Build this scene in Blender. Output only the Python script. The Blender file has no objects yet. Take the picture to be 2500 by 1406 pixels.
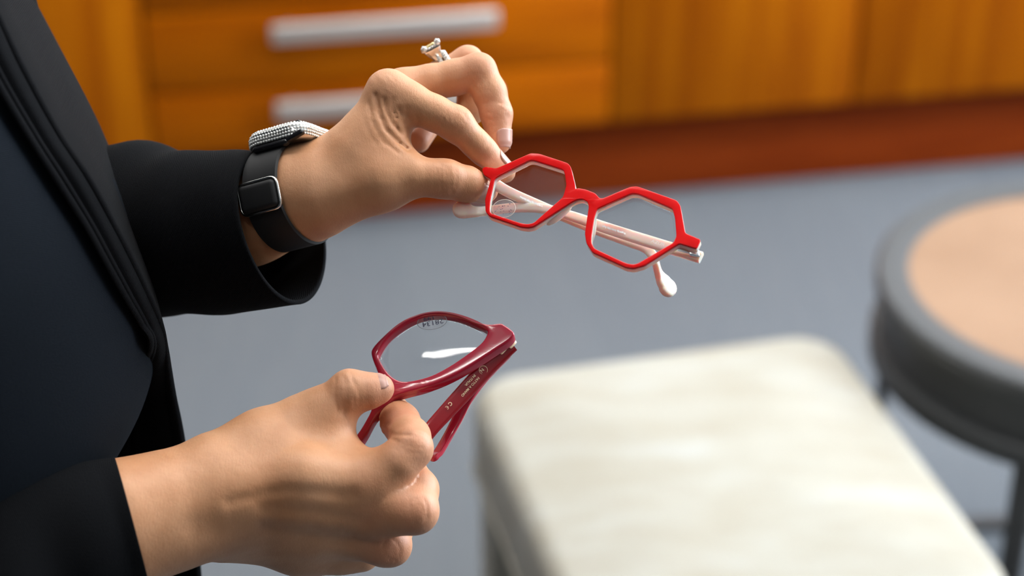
import bpy, bmesh, math, random
import numpy as np
from mathutils import Vector, Matrix
from mathutils.bvhtree import BVHTree

random.seed(7)
rng = np.random.default_rng(7)
S = bpy.context.scene
COL = S.collection

# ------------------------------------------------------------------ camera
F = 5000.0                       # focal length in pixels of the 2500 x 1406 frame
PITCH = math.radians(30.0)
CAM_H = 1.6
D0 = 1000.0                      # millimetres from the camera to the hands
cP, sP = math.cos(PITCH), math.sin(PITCH)
cam = bpy.data.cameras.new('camera')
cam.sensor_width = 36.0
cam.lens = 36.0 * F / 2500.0
cam.clip_start = 0.05
cam.dof.use_dof = True
cam.dof.focus_distance = 1.0
cam.dof.aperture_fstop = 4.6
cam_o = bpy.data.objects.new('camera', cam)
cam_o.location = (0, 0, CAM_H)
cam_o.rotation_euler = (math.pi / 2 - PITCH, 0, 0)
COL.objects.link(cam_o)
S.camera = cam_o

# ------------------------------------------------------------------ world, light, exposure
w = bpy.data.worlds.new('world')
S.world = w
w.use_nodes = True
w.node_tree.nodes['Background'].inputs[0].default_value = (0.86, 0.93, 1.0, 1)
w.node_tree.nodes['Background'].inputs[1].default_value = 0.05

def area(name, loc, rot, sx, sy, power, color):
    l = bpy.data.lights.new(name, 'AREA')
    l.shape = 'RECTANGLE'
    l.size, l.size_y = sx, sy
    l.energy = power
    l.color = color
    o = bpy.data.objects.new(name, l)
    o.location = loc
    o.rotation_euler = rot
    COL.objects.link(o)
    return o

area('window_daylight', (2.55, 2.35, 1.75), (0, math.radians(90), 0), 1.6, 2.6, 205, (0.80, 0.90, 1.0))
S.view_settings.view_transform = 'Standard'
S.view_settings.look = 'None'
S.view_settings.gamma = 1.0
S.view_settings.use_curve_mapping = False
S.view_settings.exposure = -0.08
S.cycles.max_bounces = 6
S.cycles.diffuse_bounces = 3
S.cycles.glossy_bounces = 3
S.cycles.caustics_reflective = False
S.cycles.caustics_refractive = False

# ------------------------------------------------------------------ helpers
def tag(o, label=None, cat=None, group=None, kind=None):
    if label: o['label'] = label
    if cat: o['category'] = cat
    if group: o['group'] = group
    if kind: o['kind'] = kind
    return o

def link(name, me, mat=None, parent=None, smooth=True):
    o = bpy.data.objects.new(name, me)
    COL.objects.link(o)
    if mat is not None and not me.materials:
        me.materials.append(mat)
    if parent is not None:
        o.parent = parent
        o.matrix_parent_inverse = parent.matrix_basis.inverted()
    if smooth and len(me.polygons):
        me.polygons.foreach_set('use_smooth', [True] * len(me.polygons))
    return o

def empty(name, loc):
    o = bpy.data.objects.new(name, None)
    o.location = loc
    o.empty_display_size = 0.05
    COL.objects.link(o)
    return o

def mesh(name, verts, faces):
    me = bpy.data.meshes.new(name)
    me.from_pydata([tuple(map(float, v)) for v in verts], [], [tuple(int(i) for i in f) for f in faces])
    me.update()
    return me

def auto_smooth(o, deg=35):
    me = o.data
    bm = bmesh.new(); bm.from_mesh(me)
    for e in bm.edges:
        if len(e.link_faces) == 2 and e.calc_face_angle(0) > math.radians(deg):
            e.smooth = False
    bm.to_mesh(me); bm.free()
    return o

def bm_obj(name, bm, mat, parent=None, smooth=True, sharp=35):
    bmesh.ops.recalc_face_normals(bm, faces=bm.faces)
    me = bpy.data.meshes.new(name)
    bm.to_mesh(me); bm.free()
    o = link(name, me, mat, parent, smooth)
    if smooth and sharp: auto_smooth(o, sharp)
    return o

def bm_box(bm, size, M=Matrix.Identity(4), bevel=0.0, seg=2):
    r = bmesh.ops.create_cube(bm, size=1.0)
    vs = r['verts']
    bmesh.ops.scale(bm, vec=size, verts=vs)
    if bevel > 0:
        es = list({e for v in vs for e in v.link_edges})
        rb = bmesh.ops.bevel(bm, geom=es, offset=bevel, segments=seg, profile=0.5, affect='EDGES')
        vs = list({v for f in rb['faces'] for v in f.verts} | {v for v in vs if v.is_valid})
    bmesh.ops.transform(bm, matrix=M, verts=vs)
    return vs

def box(name, size, M, mat, parent=None, bevel=0.002, seg=2):
    bm = bmesh.new()
    bm_box(bm, size, M, bevel, seg)
    return bm_obj(name, bm, mat, parent)

def frame_M(o, x, y, z):
    return Matrix(((x[0], y[0], z[0], o[0]), (x[1], y[1], z[1], o[1]), (x[2], y[2], z[2], o[2]), (0, 0, 0, 1)))

# view-frame millimetres (X right, Y up, Z away) <-> world metres
def cam_pt(px, py, dz):
    t = D0 + np.asarray(dz, float)
    return np.stack([(np.asarray(px, float) - 1250) / F * t, -(np.asarray(py, float) - 703) / F * t, t + 0 * np.asarray(px, float)], -1)

def to_world(c):
    c = np.asarray(c, float) / 1000.0
    x, y, z = c[..., 0], c[..., 1], c[..., 2]
    return np.stack([x, z * cP + y * sP, CAM_H - z * sP + y * cP], -1)

def vec_world(c):
    c = np.asarray(c, float)
    v = np.stack([c[..., 0], c[..., 2] * cP + c[..., 1] * sP, -c[..., 2] * sP + c[..., 1] * cP], -1)
    return v / np.linalg.norm(v, axis=-1, keepdims=True)

def to_cam(p):
    p = np.asarray(p, float) - np.array([0, 0, CAM_H])
    return np.stack([p[..., 0], p[..., 1] * sP + p[..., 2] * cP, p[..., 1] * cP - p[..., 2] * sP], -1) * 1000.0

def P(px, py, dz):
    return to_world(cam_pt(px, py, dz))

def on_z(px, py, z):
    d = vec_world(np.array([(px - 1250) / F, -(py - 703) / F, 1.0]))
    return np.array([0, 0, CAM_H]) + d * ((z - CAM_H) / d[2])

def nrm(v):
    v = np.asarray(v, float)
    return v / np.linalg.norm(v)

def catmull(pts, n, closed=False):
    pts = np.asarray(pts, float)
    m = len(pts)
    out = []
    for i in range(m if closed else m - 1):
        p1, p2 = pts[i], pts[(i + 1) % m]
        p0 = pts[i - 1] if (closed or i > 0) else 2 * p1 - p2
        p3 = pts[(i + 2) % m] if (closed or i + 2 < m) else 2 * p2 - p1
        for k in range(n):
            t = k / n
            out.append(0.5 * (2 * p1 + (p2 - p0) * t + (2 * p0 - 5 * p1 + 4 * p2 - p3) * t * t + (3 * p1 - p0 - 3 * p2 + p3) * t ** 3))
    if not closed: out.append(pts[-1])
    return np.array(out)

def round_poly(pts, r, n=5):
    pts = np.asarray(pts, float)
    out = []
    for i in range(len(pts)):
        a, b, c = pts[i - 1], pts[i], pts[(i + 1) % len(pts)]
        ra = min(r, 0.45 * np.linalg.norm(a - b)); rc = min(r, 0.45 * np.linalg.norm(c - b))
        s, e = b + (a - b) / np.linalg.norm(a - b) * ra, b + (c - b) / np.linalg.norm(c - b) * rc
        for k in range(n):
            t = k / (n - 1)
            out.append((1 - t) ** 2 * s + 2 * t * (1 - t) * b + t * t * e)
    return np.array(out)

# ------------------------------------------------------------------ materials
def material(name, base=(0.8, 0.8, 0.8), rough=0.5, metal=0.0, spec=0.5, **kw):
    m = bpy.data.materials.new(name)
    m.use_nodes = True
    b = m.node_tree.nodes['Principled BSDF']
    b.inputs['Base Color'].default_value = (*base, 1)
    b.inputs['Roughness'].default_value = rough
    b.inputs['Metallic'].default_value = metal
    b.inputs['Specular IOR Level'].default_value = spec
    for k, v in kw.items():
        b.inputs[k.replace('_', ' ')].default_value = v
    return m

class N:
    """small node-building helper"""
    def __init__(self, m):
        self.t = m.node_tree; self.b = self.t.nodes['Principled BSDF']
    def add(self, kind, **ins):
        n = self.t.nodes.new(kind)
        for k, v in ins.items():
            k = k.replace('_', ' ')
            if isinstance(v, bpy.types.NodeSocket): self.t.links.new(v, n.inputs[k])
            else: n.inputs[k].default_value = v
        return n
    def coords(self, scale=(1, 1, 1), rot=(0, 0, 0)):
        tc = self.t.nodes.new('ShaderNodeTexCoord')
        mp = self.t.nodes.new('ShaderNodeMapping')
        mp.inputs['Scale'].default_value = scale
        mp.inputs['Rotation'].default_value = rot
        self.t.links.new(tc.outputs['Object'], mp.inputs['Vector'])
        return mp.outputs['Vector']
    def noise(self, vec, scale, detail=3, rough=0.55, dist=0.0):
        return self.add('ShaderNodeTexNoise', Vector=vec, Scale=scale, Detail=detail, Roughness=rough, Distortion=dist).outputs['Fac']
    def ramp(self, fac, stops):
        r = self.t.nodes.new('ShaderNodeValToRGB')
        self.t.links.new(fac, r.inputs['Fac'])
        el = r.color_ramp.elements
        while len(el) < len(stops): el.new(0.5)
        for e, (p, c) in zip(el, stops):
            e.position = p; e.color = (*c, 1) if len(c) == 3 else c
        return r.outputs['Color']
    def mix(self, fac, a, b, blend='MIX'):
        n = self.t.nodes.new('ShaderNodeMix'); n.data_type = 'RGBA'; n.blend_type = blend
        for s, v in ((n.inputs[0], fac), (n.inputs[6], a), (n.inputs[7], b)):
            if isinstance(v, bpy.types.NodeSocket): self.t.links.new(v, s)
            else: s.default_value = v if not isinstance(v, tuple) or len(v) == 4 else (*v, 1)
        return n.outputs[2]
    def math(self, op, a, b=0.0):
        n = self.t.nodes.new('ShaderNodeMath'); n.operation = op
        for s, v in ((n.inputs[0], a), (n.inputs[1], b)):
            if isinstance(v, bpy.types.NodeSocket): self.t.links.new(v, s)
            else: s.default_value = v
        return n.outputs[0]
    def bump(self, h, strength=0.3, dist=0.001, chain=None):
        n = self.add('ShaderNodeBump', Height=h, Strength=strength, Distance=dist)
        if chain is not None: self.t.links.new(chain, n.inputs['Normal'])
        return n.outputs['Normal']
    def set(self, key, sock):
        self.t.links.new(sock, self.b.inputs[key])

def mat_skin():
    m = material('skin', (0.5, 0.26, 0.16), 0.46, 0, 0.42, Subsurface_Weight=0.12, Subsurface_Scale=0.004)
    m.node_tree.nodes['Principled BSDF'].inputs['Subsurface Radius'].default_value = (1.0, 0.35, 0.2)
    n = N(m)
    v = n.coords()
    big = n.noise(v, 28, 3)
    fine = n.noise(v, 420, 3)
    c = n.ramp(big, [(0.30, (0.53, 0.245, 0.115)), (0.55, (0.65, 0.330, 0.172)), (0.75, (0.71, 0.385, 0.220))])
    c = n.mix(n.math('MULTIPLY', fine, 0.22), c, (0.45, 0.19, 0.085, 1))
    at = n.t.nodes.new('ShaderNodeAttribute'); at.attribute_name = 'flush'
    c = n.mix(n.math('MULTIPLY', at.outputs['Fac'], 0.6), c, (0.60, 0.245, 0.155, 1))
    n.set('Base Color', c)
    vo = n.t.nodes.new('ShaderNodeTexVoronoi'); vo.feature = 'DISTANCE_TO_EDGE'
    vo.inputs['Scale'].default_value = 1500
    wv = n.add('ShaderNodeVectorMath', ); wv.operation = 'ADD'
    n.t.links.new(v, wv.inputs[0])
    nz = n.add('ShaderNodeTexNoise', Vector=v, Scale=260.0, Detail=2.0)
    sc = n.t.nodes.new('ShaderNodeVectorMath'); sc.operation = 'SCALE'
    n.t.links.new(nz.outputs['Color'], sc.inputs[0]); sc.inputs['Scale'].default_value = 0.004
    n.t.links.new(sc.outputs[0], wv.inputs[1])
    n.t.links.new(wv.outputs[0], vo.inputs['Vector'])
    b1 = n.bump(n.math('MINIMUM', vo.outputs['Distance'], 0.12), 0.22, 0.0009)
    b2 = n.bump(n.noise(v, 160, 4), 0.14, 0.0014, b1)
    ln = n.coords((1100, 260, 500), (0.5, 0.4, 0.7))
    b2 = n.bump(n.noise(ln, 1.0, 3, 0.6, 0.8), 0.17, 0.0010, b2)
    n.set('Normal', b2)
    return m

def mat_knit(name, base, stripe=900, sheen=0.25, rot=0.0):
    m = material(name, base, 0.95, 0, 0.10, Sheen_Weight=sheen, Sheen_Roughness=0.4)
    n = N(m)
    v = n.coords(rot=(0, rot, 0))
    wv = n.add('ShaderNodeTexWave', Vector=v, Scale=stripe, Distortion=1.5, Detail=2.0)
    h = n.math('ADD', n.math('MULTIPLY', wv.outputs['Fac'], 0.6), n.noise(v, 1500, 2))
    n.set('Normal', n.bump(h, 0.5, 0.0006))
    lint = n.noise(v, 520, 3)
    spots = n.ramp(lint, [(0.72, base), (0.80, tuple(min(1, c * 3.2 + 0.02) for c in base))])
    cloud = n.noise(v, 14, 3)
    dark = tuple(c * 0.75 for c in base)
    n.set('Base Color', n.mix(cloud, (*dark, 1), spots))
    return m

def mat_wood(name, c0, c1, c2, axis, rough=0.42):
    m = material(name, c1, rough, 0, 0.06)
    n = N(m)
    sc = [14.0, 14.0, 14.0]; sc[axis] = 0.9
    v = n.coords(tuple(sc))
    g = n.noise(v, 1.6, 5, 0.6, 0.7)
    v2 = n.coords(tuple(s * (6 if i != axis else 2) for i, s in enumerate(sc)))
    f = n.noise(v2, 2.2, 4)
    c = n.ramp(g, [(0.28, c0), (0.5, c1), (0.72, c2)])
    n.set('Base Color', n.mix(n.math('MULTIPLY', f, 0.35), c, (*c0, 1)))
    n.set('Normal', n.bump(f, 0.08, 0.001))
    return m

def mat_carpet():
    m = material('carpet', (0.25, 0.27, 0.3), 0.95, 0, 0.15)
    n = N(m)
    v = n.coords(rot=(0, 0, math.radians(-11)))
    br = n.t.nodes.new('ShaderNodeTexBrick')
    n.t.links.new(v, br.inputs['Vector'])
    for k, val in (('Color1', (0.1200, 0.1376, 0.1600, 1)), ('Color2', (0.1640, 0.1808, 0.2000, 1)), ('Mortar', (0.15, 0.17, 0.19, 1)), ('Scale', 1.0), ('Mortar Size', 0.003), ('Brick Width', 0.25), ('Row Height', 1.0)):
        br.inputs[k].default_value = val
    sv = n.coords((60, 2.2, 60), (0, 0, math.radians(-11)))
    st = n.noise(sv, 2.0, 4)
    c = n.mix(n.math('MULTIPLY', st, 0.8), br.outputs['Color'], (0.2214, 0.2280, 0.2337, 1))
    big = n.noise(v, 1.6, 2)
    c = n.mix(n.math('MULTIPLY', big, 0.5), c, (0.1480, 0.1680, 0.1960, 1))
    n.set('Base Color', c)
    n.set('Normal', n.bump(n.noise(v, 900, 2), 0.6, 0.003))
    return m

def mat_fabric():
    m = material('stool_fabric', (0.70, 0.64, 0.52), 0.95, 0, 0.15, Sheen_Weight=0.15)
    n = N(m)
    v = n.coords((3, 9, 9), (0, 0, math.radians(14)))
    c = n.ramp(n.noise(v, 3.0, 4), [(0.3, (0.355, 0.322, 0.258)), (0.6, (0.40, 0.38, 0.327)), (0.8, (0.43, 0.427, 0.40))])
    n.set('Base Color', c)
    n.set('Normal', n.bump(n.noise(n.coords(), 700, 2), 0.5, 0.0015))
    return m

def mat_lens():
    m = bpy.data.materials.new('lens_glass'); m.use_nodes = True
    t = m.node_tree; t.nodes.clear()
    out = t.nodes.new('ShaderNodeOutputMaterial')
    tr = t.nodes.new('ShaderNodeBsdfTransparent'); tr.inputs[0].default_value = (0.965, 0.97, 0.975, 1)
    gl = t.nodes.new('ShaderNodeBsdfGlossy'); gl.inputs['Roughness'].default_value = 0.02
    lw = t.nodes.new('ShaderNodeLayerWeight')
    pw = t.nodes.new('ShaderNodeMath'); pw.operation = 'POWER'; pw.inputs[1].default_value = 5.0
    fr = t.nodes.new('ShaderNodeMath'); fr.operation = 'MULTIPLY_ADD'; fr.inputs[1].default_value = 0.95; fr.inputs[2].default_value = 0.045
    t.links.new(lw.outputs['Facing'], pw.inputs[0]); t.links.new(pw.outputs[0], fr.inputs[0])
    mx = t.nodes.new('ShaderNodeMixShader')
    t.links.new(fr.outputs[0], mx.inputs[0]); t.links.new(tr.outputs[0], mx.inputs[1]); t.links.new(gl.outputs[0], mx.inputs[2])
    t.links.new(mx.outputs[0], out.inputs[0])
    return m

def mat_film(name, col, alpha, rough=0.3):
    m = material(name, col, rough, 0, 0.4)
    m.node_tree.nodes['Principled BSDF'].inputs['Alpha'].default_value = alpha
    return m

def mat_emit(name, col, s):
    m = bpy.data.materials.new(name); m.use_nodes = True
    t = m.node_tree; t.nodes.clear()
    out = t.nodes.new('ShaderNodeOutputMaterial'); e = t.nodes.new('ShaderNodeEmission')
    e.inputs[0].default_value = (*col, 1); e.inputs[1].default_value = s
    t.links.new(e.outputs[0], out.inputs[0])
    return m

M = {
    'skin': mat_skin(),
    'nail': material('nail', (0.52, 0.29, 0.23), 0.32, 0, 0.4),
    'shirt': mat_knit('shirt_knit', (0.0042, 0.0066, 0.0105), 700, 0.0, 0.9),
    'cardigan': mat_knit('cardigan_knit', (0.0035, 0.0038, 0.0048), 420, 0.0, -0.5),
    'trouser': mat_knit('trouser_cloth', (0.010, 0.011, 0.014), 500, 0.08),
    'shoe': material('shoe_leather', (0.012, 0.012, 0.013), 0.35),
    'red': material('red_acetate', (0.68, 0.0025, 0.003), 0.16, 0, 0.22),
    'pink': material('blush_acetate', (0.93, 0.75, 0.66), 0.18, 0, 0.5, Subsurface_Weight=0.75, Subsurface_Scale=0.008),
    'crimson': material('crimson_acetate', (0.47, 0.016, 0.045), 0.13, 0, 0.55, Coat_Weight=0.5, Coat_Roughness=0.04),
    'temple_red': material('dark_red_acetate', (0.28, 0.010, 0.016), 0.16, 0, 0.5, Coat_Weight=0.4, Coat_Roughness=0.05),
    'lens': mat_lens(),
    'film': mat_film('clear_sticker', (0.9, 0.9, 0.9), 0.07),
    'film_edge': mat_film('sticker_edge', (0.85, 0.76, 0.66), 0.75),
    'grey_edge': mat_film('sticker_edge_grey', (0.30, 0.31, 0.33), 0.6),
    'ink': material('ink', (0.05, 0.045, 0.09), 0.6),
    'gold': material('gold_print', (0.92, 0.74, 0.48), 0.35, 0.0, 0.5),
    'white_print': material('white_print', (0.95, 0.92, 0.90), 0.4),
    'steel': material('steel', (0.75, 0.75, 0.76), 0.22, 1.0),
    'silver': material('silver', (0.82, 0.80, 0.76), 0.18, 1.0),
    'brushed': material('brushed_steel', (0.66, 0.60, 0.55), 0.45, 0.7),
    'strap': material('black_strap', (0.010, 0.010, 0.011), 0.62, 0, 0.4),
    'black_gloss': material('black_plastic', (0.012, 0.012, 0.014), 0.22, 0, 0.5),
    'crystal': material('crystal', (0.95, 0.95, 0.92), 0.18, 0.45, 1.0),
    'yellow_stone': material('yellow_stone', (0.95, 0.72, 0.30), 0.05, 0.2, 1.0, Coat_Weight=1.0),
    'wood_h': mat_wood('wood_horizontal', (0.25, 0.049, 0.0004), (0.40, 0.093, 0.0006), (0.49, 0.128, 0.001), 0),
    'wood_v': mat_wood('wood_vertical', (0.20, 0.036, 0.0005), (0.38, 0.093, 0.0008), (0.53, 0.155, 0.002), 2),
    'plinth': mat_wood('plinth_wood', (0.17, 0.022, 0.003), (0.23, 0.034, 0.004), (0.28, 0.045, 0.006), 0, 0.5),
    'carcass': mat_wood('carcass_wood', (0.10, 0.03, 0.003), (0.13, 0.04, 0.004), (0.15, 0.05, 0.006), 2),
    'counter': material('counter_stone', (0.45, 0.42, 0.38), 0.3),
    'carpet': mat_carpet(),
    'wall': material('wall_paint', (0.72, 0.70, 0.66), 0.8),
    'ceiling': material('ceiling_paint', (0.80, 0.80, 0.78), 0.9),
    'fabric': mat_fabric(),
    'table_black': material('table_metal', (0.055, 0.057, 0.060), 0.45, 0.0, 0.5),
    'table_top': material('table_top_tan', (0.60, 0.335, 0.165), 0.45, 0, 0.4),
    'lamp': mat_emit('lamp_diffuser', (1.0, 0.97, 0.93), 33.0),
    'white_metal': material('white_metal', (0.8, 0.8, 0.8), 0.4),
}
_n = N(M['table_top'])
_n.set('Base Color', _n.ramp(_n.noise(_n.coords((3, 3, 3)), 2.2, 3), [(0.3, (0.25, 0.14, 0.078)), (0.7, (0.30, 0.176, 0.104))]))

# ------------------------------------------------------------------ the room
def slab(name, x0, x1, y0, y1, z0, z1, mat, kind='structure'):
    o = box(name, (x1 - x0, y1 - y0, z1 - z0), Matrix.Translation(((x0 + x1) / 2, (y0 + y1) / 2, (z0 + z1) / 2)), mat, bevel=0)
    o['kind'] = kind
    return o
slab('floor', -3.2, 3.2, -2.2, 5.0, -0.05, 0.0, M['carpet'])
slab('ceiling', -3.2, 2.9, -2.2, 5.0, 2.75, 2.80, M['ceiling'])

bm = bmesh.new()
for (y0, y1, z0, z1) in ((-2.2, 0.95, 0, 2.75), (3.75, 5.0, 0, 2.75), (0.95, 3.75, 0, 0.9), (0.95, 3.75, 2.55, 2.75)):
    bm_box(bm, (0.10, y1 - y0, z1 - z0), Matrix.Translation((2.47, (y0 + y1) / 2, (z0 + z1) / 2)))
bm_obj('wall_right', bm, M['wall'], smooth=False)['kind'] = 'structure'
bm = bmesh.new()
for (y0, y1, z0, z1) in ((0.95, 3.75, 0.9, 0.95), (0.95, 3.75, 2.50, 2.55), (0.95, 1.0, 0.95, 2.5), (3.70, 3.75, 0.95, 2.5), (2.325, 2.375, 0.95, 2.5)):
    bm_box(bm, (0.05, y1 - y0, z1 - z0), Matrix.Translation((2.47, (y0 + y1) / 2, (z0 + z1) / 2)))
bm_obj('window_1', bm, M['white_metal'], smooth=False)['kind'] = 'structure'
# cabinet line: s along the fronts, n towards the camera
G0, G1 = on_z(940, 525, 0), on_z(2500, 390, 0)
cu = nrm(np.array([G1[0] - G0[0], G1[1] - G0[1], 0.0]))
cn = np.array([cu[1], -cu[0], 0.0])
def on_front(px, py, off):
    d = vec_world(np.array([(px - 1250) / F, -(py - 703) / F, 1.0]))
    o = np.array([0, 0, CAM_H])
    q = G0 + cn * off
    t = np.dot(q - o, cn) / np.dot(d, cn)
    h = o + d * t
    return float(np.dot(h - G0, cu)), float(h[2])
def cab_M(s, off, z):
    p = G0 + cu * s + cn * off
    return frame_M((p[0], p[1], z), cu, -cn, (0, 0, 1))
wb = box('wall_back', (7.2, 0.08, 2.9), cab_M(0.6, -0.62, 1.40), M['wall'], bevel=0)
wb['kind'] = 'structure'
FR = 0.06                                   # cabinet fronts stand proud of the plinth
s_a, _ = on_front(357, 150, FR)
s_b, _ = on_front(1494, 150, FR)
s_c, _ = on_front(2095, 130, FR)
_, z_bot = on_front(1850, 272, FR)
_, z_s1 = on_front(700, 208, FR)
_, z_s2 = on_front(700, 14, FR)
TOP = 0.88
s_l, s_r = s_a - 0.55, s_c + 0.62
pl = box('trim_1', (s_r - s_l, 0.5, z_bot + 0.0), cab_M((s_l + s_r) / 2, -0.25, z_bot / 2), M['plinth'], bevel=0.0015)
pl['kind'] = 'structure'
GAP = 0.004
def cabinet(s0, s1, name, label):
    p = G0 + cu * (s0 + s1) / 2
    e = empty(name, (p[0], p[1], z_bot))
    tag(e, label, 'cabinet')
    box('body', (s1 - s0 - 0.002, 0.52, TOP - z_bot), cab_M((s0 + s1) / 2, FR - 0.020 - 0.26, (z_bot + TOP) / 2 + 0.0005), M['carcass'], e, 0.001)
    return e
def front(name, s0, s1, z0, z1, mat, parent):
    c = cab_M((s0 + s1) / 2, FR - 0.009, (z0 + z1) / 2)
    bm = bmesh.new()
    bm_box(bm, (s1 - s0 - GAP, 0.018, z1 - z0 - GAP), bevel=0.003)
    o = bm_obj(name, bm, mat, parent)
    o.matrix_basis = parent.matrix_basis.inverted() @ c if False else o.matrix_basis
    o.matrix_world = c
    o.parent = parent
    o.matrix_parent_inverse = parent.matrix_basis.inverted()
    o.matrix_basis = c
    return o
def bar_pull(s0, s1, z, parent):
    bm = bmesh.new()
    def rod(a, b, r, seg=16):
        a, b = Vector(a), Vector(b)
        d = b - a
        R = d.to_track_quat('Z', 'Y').to_matrix().to_4x4()
        ret = bmesh.ops.create_cone(bm, cap_ends=True, segments=seg, radius1=r, radius2=r, depth=d.length)
        bmesh.ops.transform(bm, matrix=Matrix.Translation((a + b) / 2) @ R, verts=ret['verts'])
    L = s1 - s0
    bm_box(bm, (L, 0.010, 0.030), Matrix.Translation((0, -0.034, 0)), 0.004, 3)
    for x in (-L / 2 + 0.03, L / 2 - 0.03):
        rod((x, 0.0, 0), (x, -0.031, 0), 0.005)
    o = bm_obj('handle', bm, M['brushed'])
    c = cab_M((s0 + s1) / 2, FR, z)
    o.parent = parent
    o.matrix_parent_inverse = (parent.parent.matrix_basis @ Matrix.Identity(4)).inverted() if False else Matrix.Identity(4)
    o.matrix_basis = parent.matrix_basis.inverted() @ c
    o['label'] = 'brushed steel bar pull'
    return o

cabL = cabinet(s_l, s_a, 'base_cabinet', 'orange wood cabinet end with upright grain, behind the black cardigan shoulder')
front('door', s_l, s_a, z_bot, TOP, M['wood_v'], cabL)
cabM = cabinet(s_a, s_b, 'drawer_cabinet', 'orange wood drawer cabinet with two long steel pulls, behind the upper hand')
h0, zh0 = on_front(662, 85, FR + 0.034); h1, _ = on_front(1216, 50, FR + 0.034)
_, zh1 = on_front(690, 272, FR + 0.034)
d_top = front('drawer', s_a, s_b, z_s2, TOP, M['wood_h'], cabM)
d1 = front('drawer', s_a, s_b, z_s1, z_s2, M['wood_h'], cabM)
d2 = front('drawer', s_a, s_b, z_bot, z_s1, M['wood_h'], cabM)
bar_pull(h0, h1, zh0, d1)
bar_pull(h0, h1, zh1, d2)
cabR = cabinet(s_b, s_r, 'base_cabinet', 'orange wood cabinet with two upright-grain doors, behind the red spectacles')
front('door', s_b, s_c, z_bot, TOP, M['wood_v'], cabR)
front('door', s_c, s_r, z_bot, TOP, M['wood_v'], cabR)
ct = box('countertop', (s_r - s_l + 0.02, 0.60, 0.035), cab_M((s_l + s_r) / 2, -0.25, TOP + 0.0185), M['counter'], bevel=0.003)
tag(ct, 'grey stone countertop running along the wooden cabinets', 'countertop')

# ceiling lamps: long linear fixtures
def lamp(x, y, L, rot, label, wd=0.12):
    e = empty('ceiling_lamp', (x, y, 2.75)); e.rotation_euler[2] = rot
    tag(e, label, 'lamp', 'linear ceiling lamps')
    R = Matrix.Translation((x, y, 2.715)) @ Matrix.Rotation(rot, 4, 'Z')
    a = box('housing', (L + 0.04, wd + 0.04, 0.065), R, M['white_metal'], None, 0.004)
    b = box('diffuser', (L, wd, 0.016), Matrix.Translation((0, 0, -0.036)) @ R, M['lamp'], None, 0.003)
    for o in (a, b):
        o.parent = e
        bpy.context.view_layer.update()
        o.matrix_parent_inverse = (Matrix.Translation((x, y, 2.75)) @ Matrix.Rotation(rot, 4, 'Z')).inverted()
for x, y, L_, rot, wd, lab in ((-0.9, 2.5, 1.5, 8, 0.12, 'long white ceiling lamp at the left, above the drawer cabinet'), (0.75, 2.4, 1.5, 8, 0.12, 'long white ceiling lamp above the round table'),
                               (1.6, 1.6, 1.5, 8, 0.12, 'long white ceiling lamp nearest the window'), (-0.45, -0.13, 0.8, -45, 0.045, 'short slanted ceiling lamp behind the camera'), (0.15, 1.38, 1.5, 4, 0.14, 'long white ceiling lamp above the upper hand')):
    lamp(x, y, L_, math.radians(rot), lab, wd)

# ------------------------------------------------------------------ stool
A, B = on_z(1131.9, 902, 0.45), on_z(2028.3, 783, 0.45)
su = nrm((B - A) * np.array([1, 1, 0])); sv = np.array([su[1], -su[0], 0.0])
W = float(np.linalg.norm(B - A)); DPT = W * 1.17
ctr = A + su * W / 2 + sv * DPT / 2
st = empty('stool', (ctr[0], ctr[1], 0)); tag(st, 'square cream upholstered stool with rounded corners, beside the round table', 'stool')
def rounded_block(W, D, z0, z1, rc, re, n=8):
    """rounded-square cushion: plan corners rc, top and bottom edges re"""
    rows = []
    prof = [(re * (1 - math.cos(t)), z0 + re * (1 - math.sin(t))) for t in np.linspace(math.pi / 2, 0, 1)]
    prof = []
    for t in np.linspace(0, math.pi / 2, 7): prof.append((re * (1 - math.sin(t)), z0 + re * (1 - math.cos(t))))
    for t in np.linspace(0, math.pi / 2, 7): prof.append((re * (1 - math.cos(t)), z1 - re * (1 - math.sin(t))))
    for ins, z in prof:
        ring = []
        for cx, cy, a0 in ((1, 1, 0), (-1, 1, 90), (-1, -1, 180), (1, -1, 270)):
            for k in range(n + 1):
                a = math.radians(a0 + 90 * k / n)
                ring.append(((W / 2 - rc) * cx + (rc - ins) * math.cos(a), (D / 2 - rc) * cy + (rc - ins) * math.sin(a), z))
        rows.append(ring)
    m = len(rows[0])
    V = [v for r in rows for v in r]
    Fs = [(i * m + j, i * m + (j + 1) % m, (i + 1) * m + (j + 1) % m, (i + 1) * m + j) for i in range(len(rows) - 1) for j in range(m)]
    # domed crown
    base = (len(rows) - 1) * m
    for s, dz in ((0.75, 0.008), (0.4, 0.013)):
        st_ = len(V)
        V += [(x * s, y * s, z1 + dz) for x, y, _ in rows[-1]]
        Fs += [(base + j, base + (j + 1) % m, st_ + (j + 1) % m, st_ + j) for j in range(m)]
        base = st_
    V.append((0, 0, z1 + 0.014)); Fs += [(base + j, base + (j + 1) % m, len(V) - 1) for j in range(m)]
    V.append((0, 0, z0)); Fs += [((j + 1) % m, j, len(V) - 1) for j in range(m)]
    return V, Fs
def on_stool(name, V, Fs, mat):
    Mx = frame_M((ctr[0], ctr[1], 0), su, -sv, (0, 0, 1))
    me = mesh(name, [Mx @ Vector(v) for v in V], Fs)
    return link(name, me, mat, st)
V, Fs = rounded_block(W, DPT, 0.335, 0.445, 0.055, 0.022)
seat = on_stool('seat', V, Fs, M['fabric'])
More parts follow.
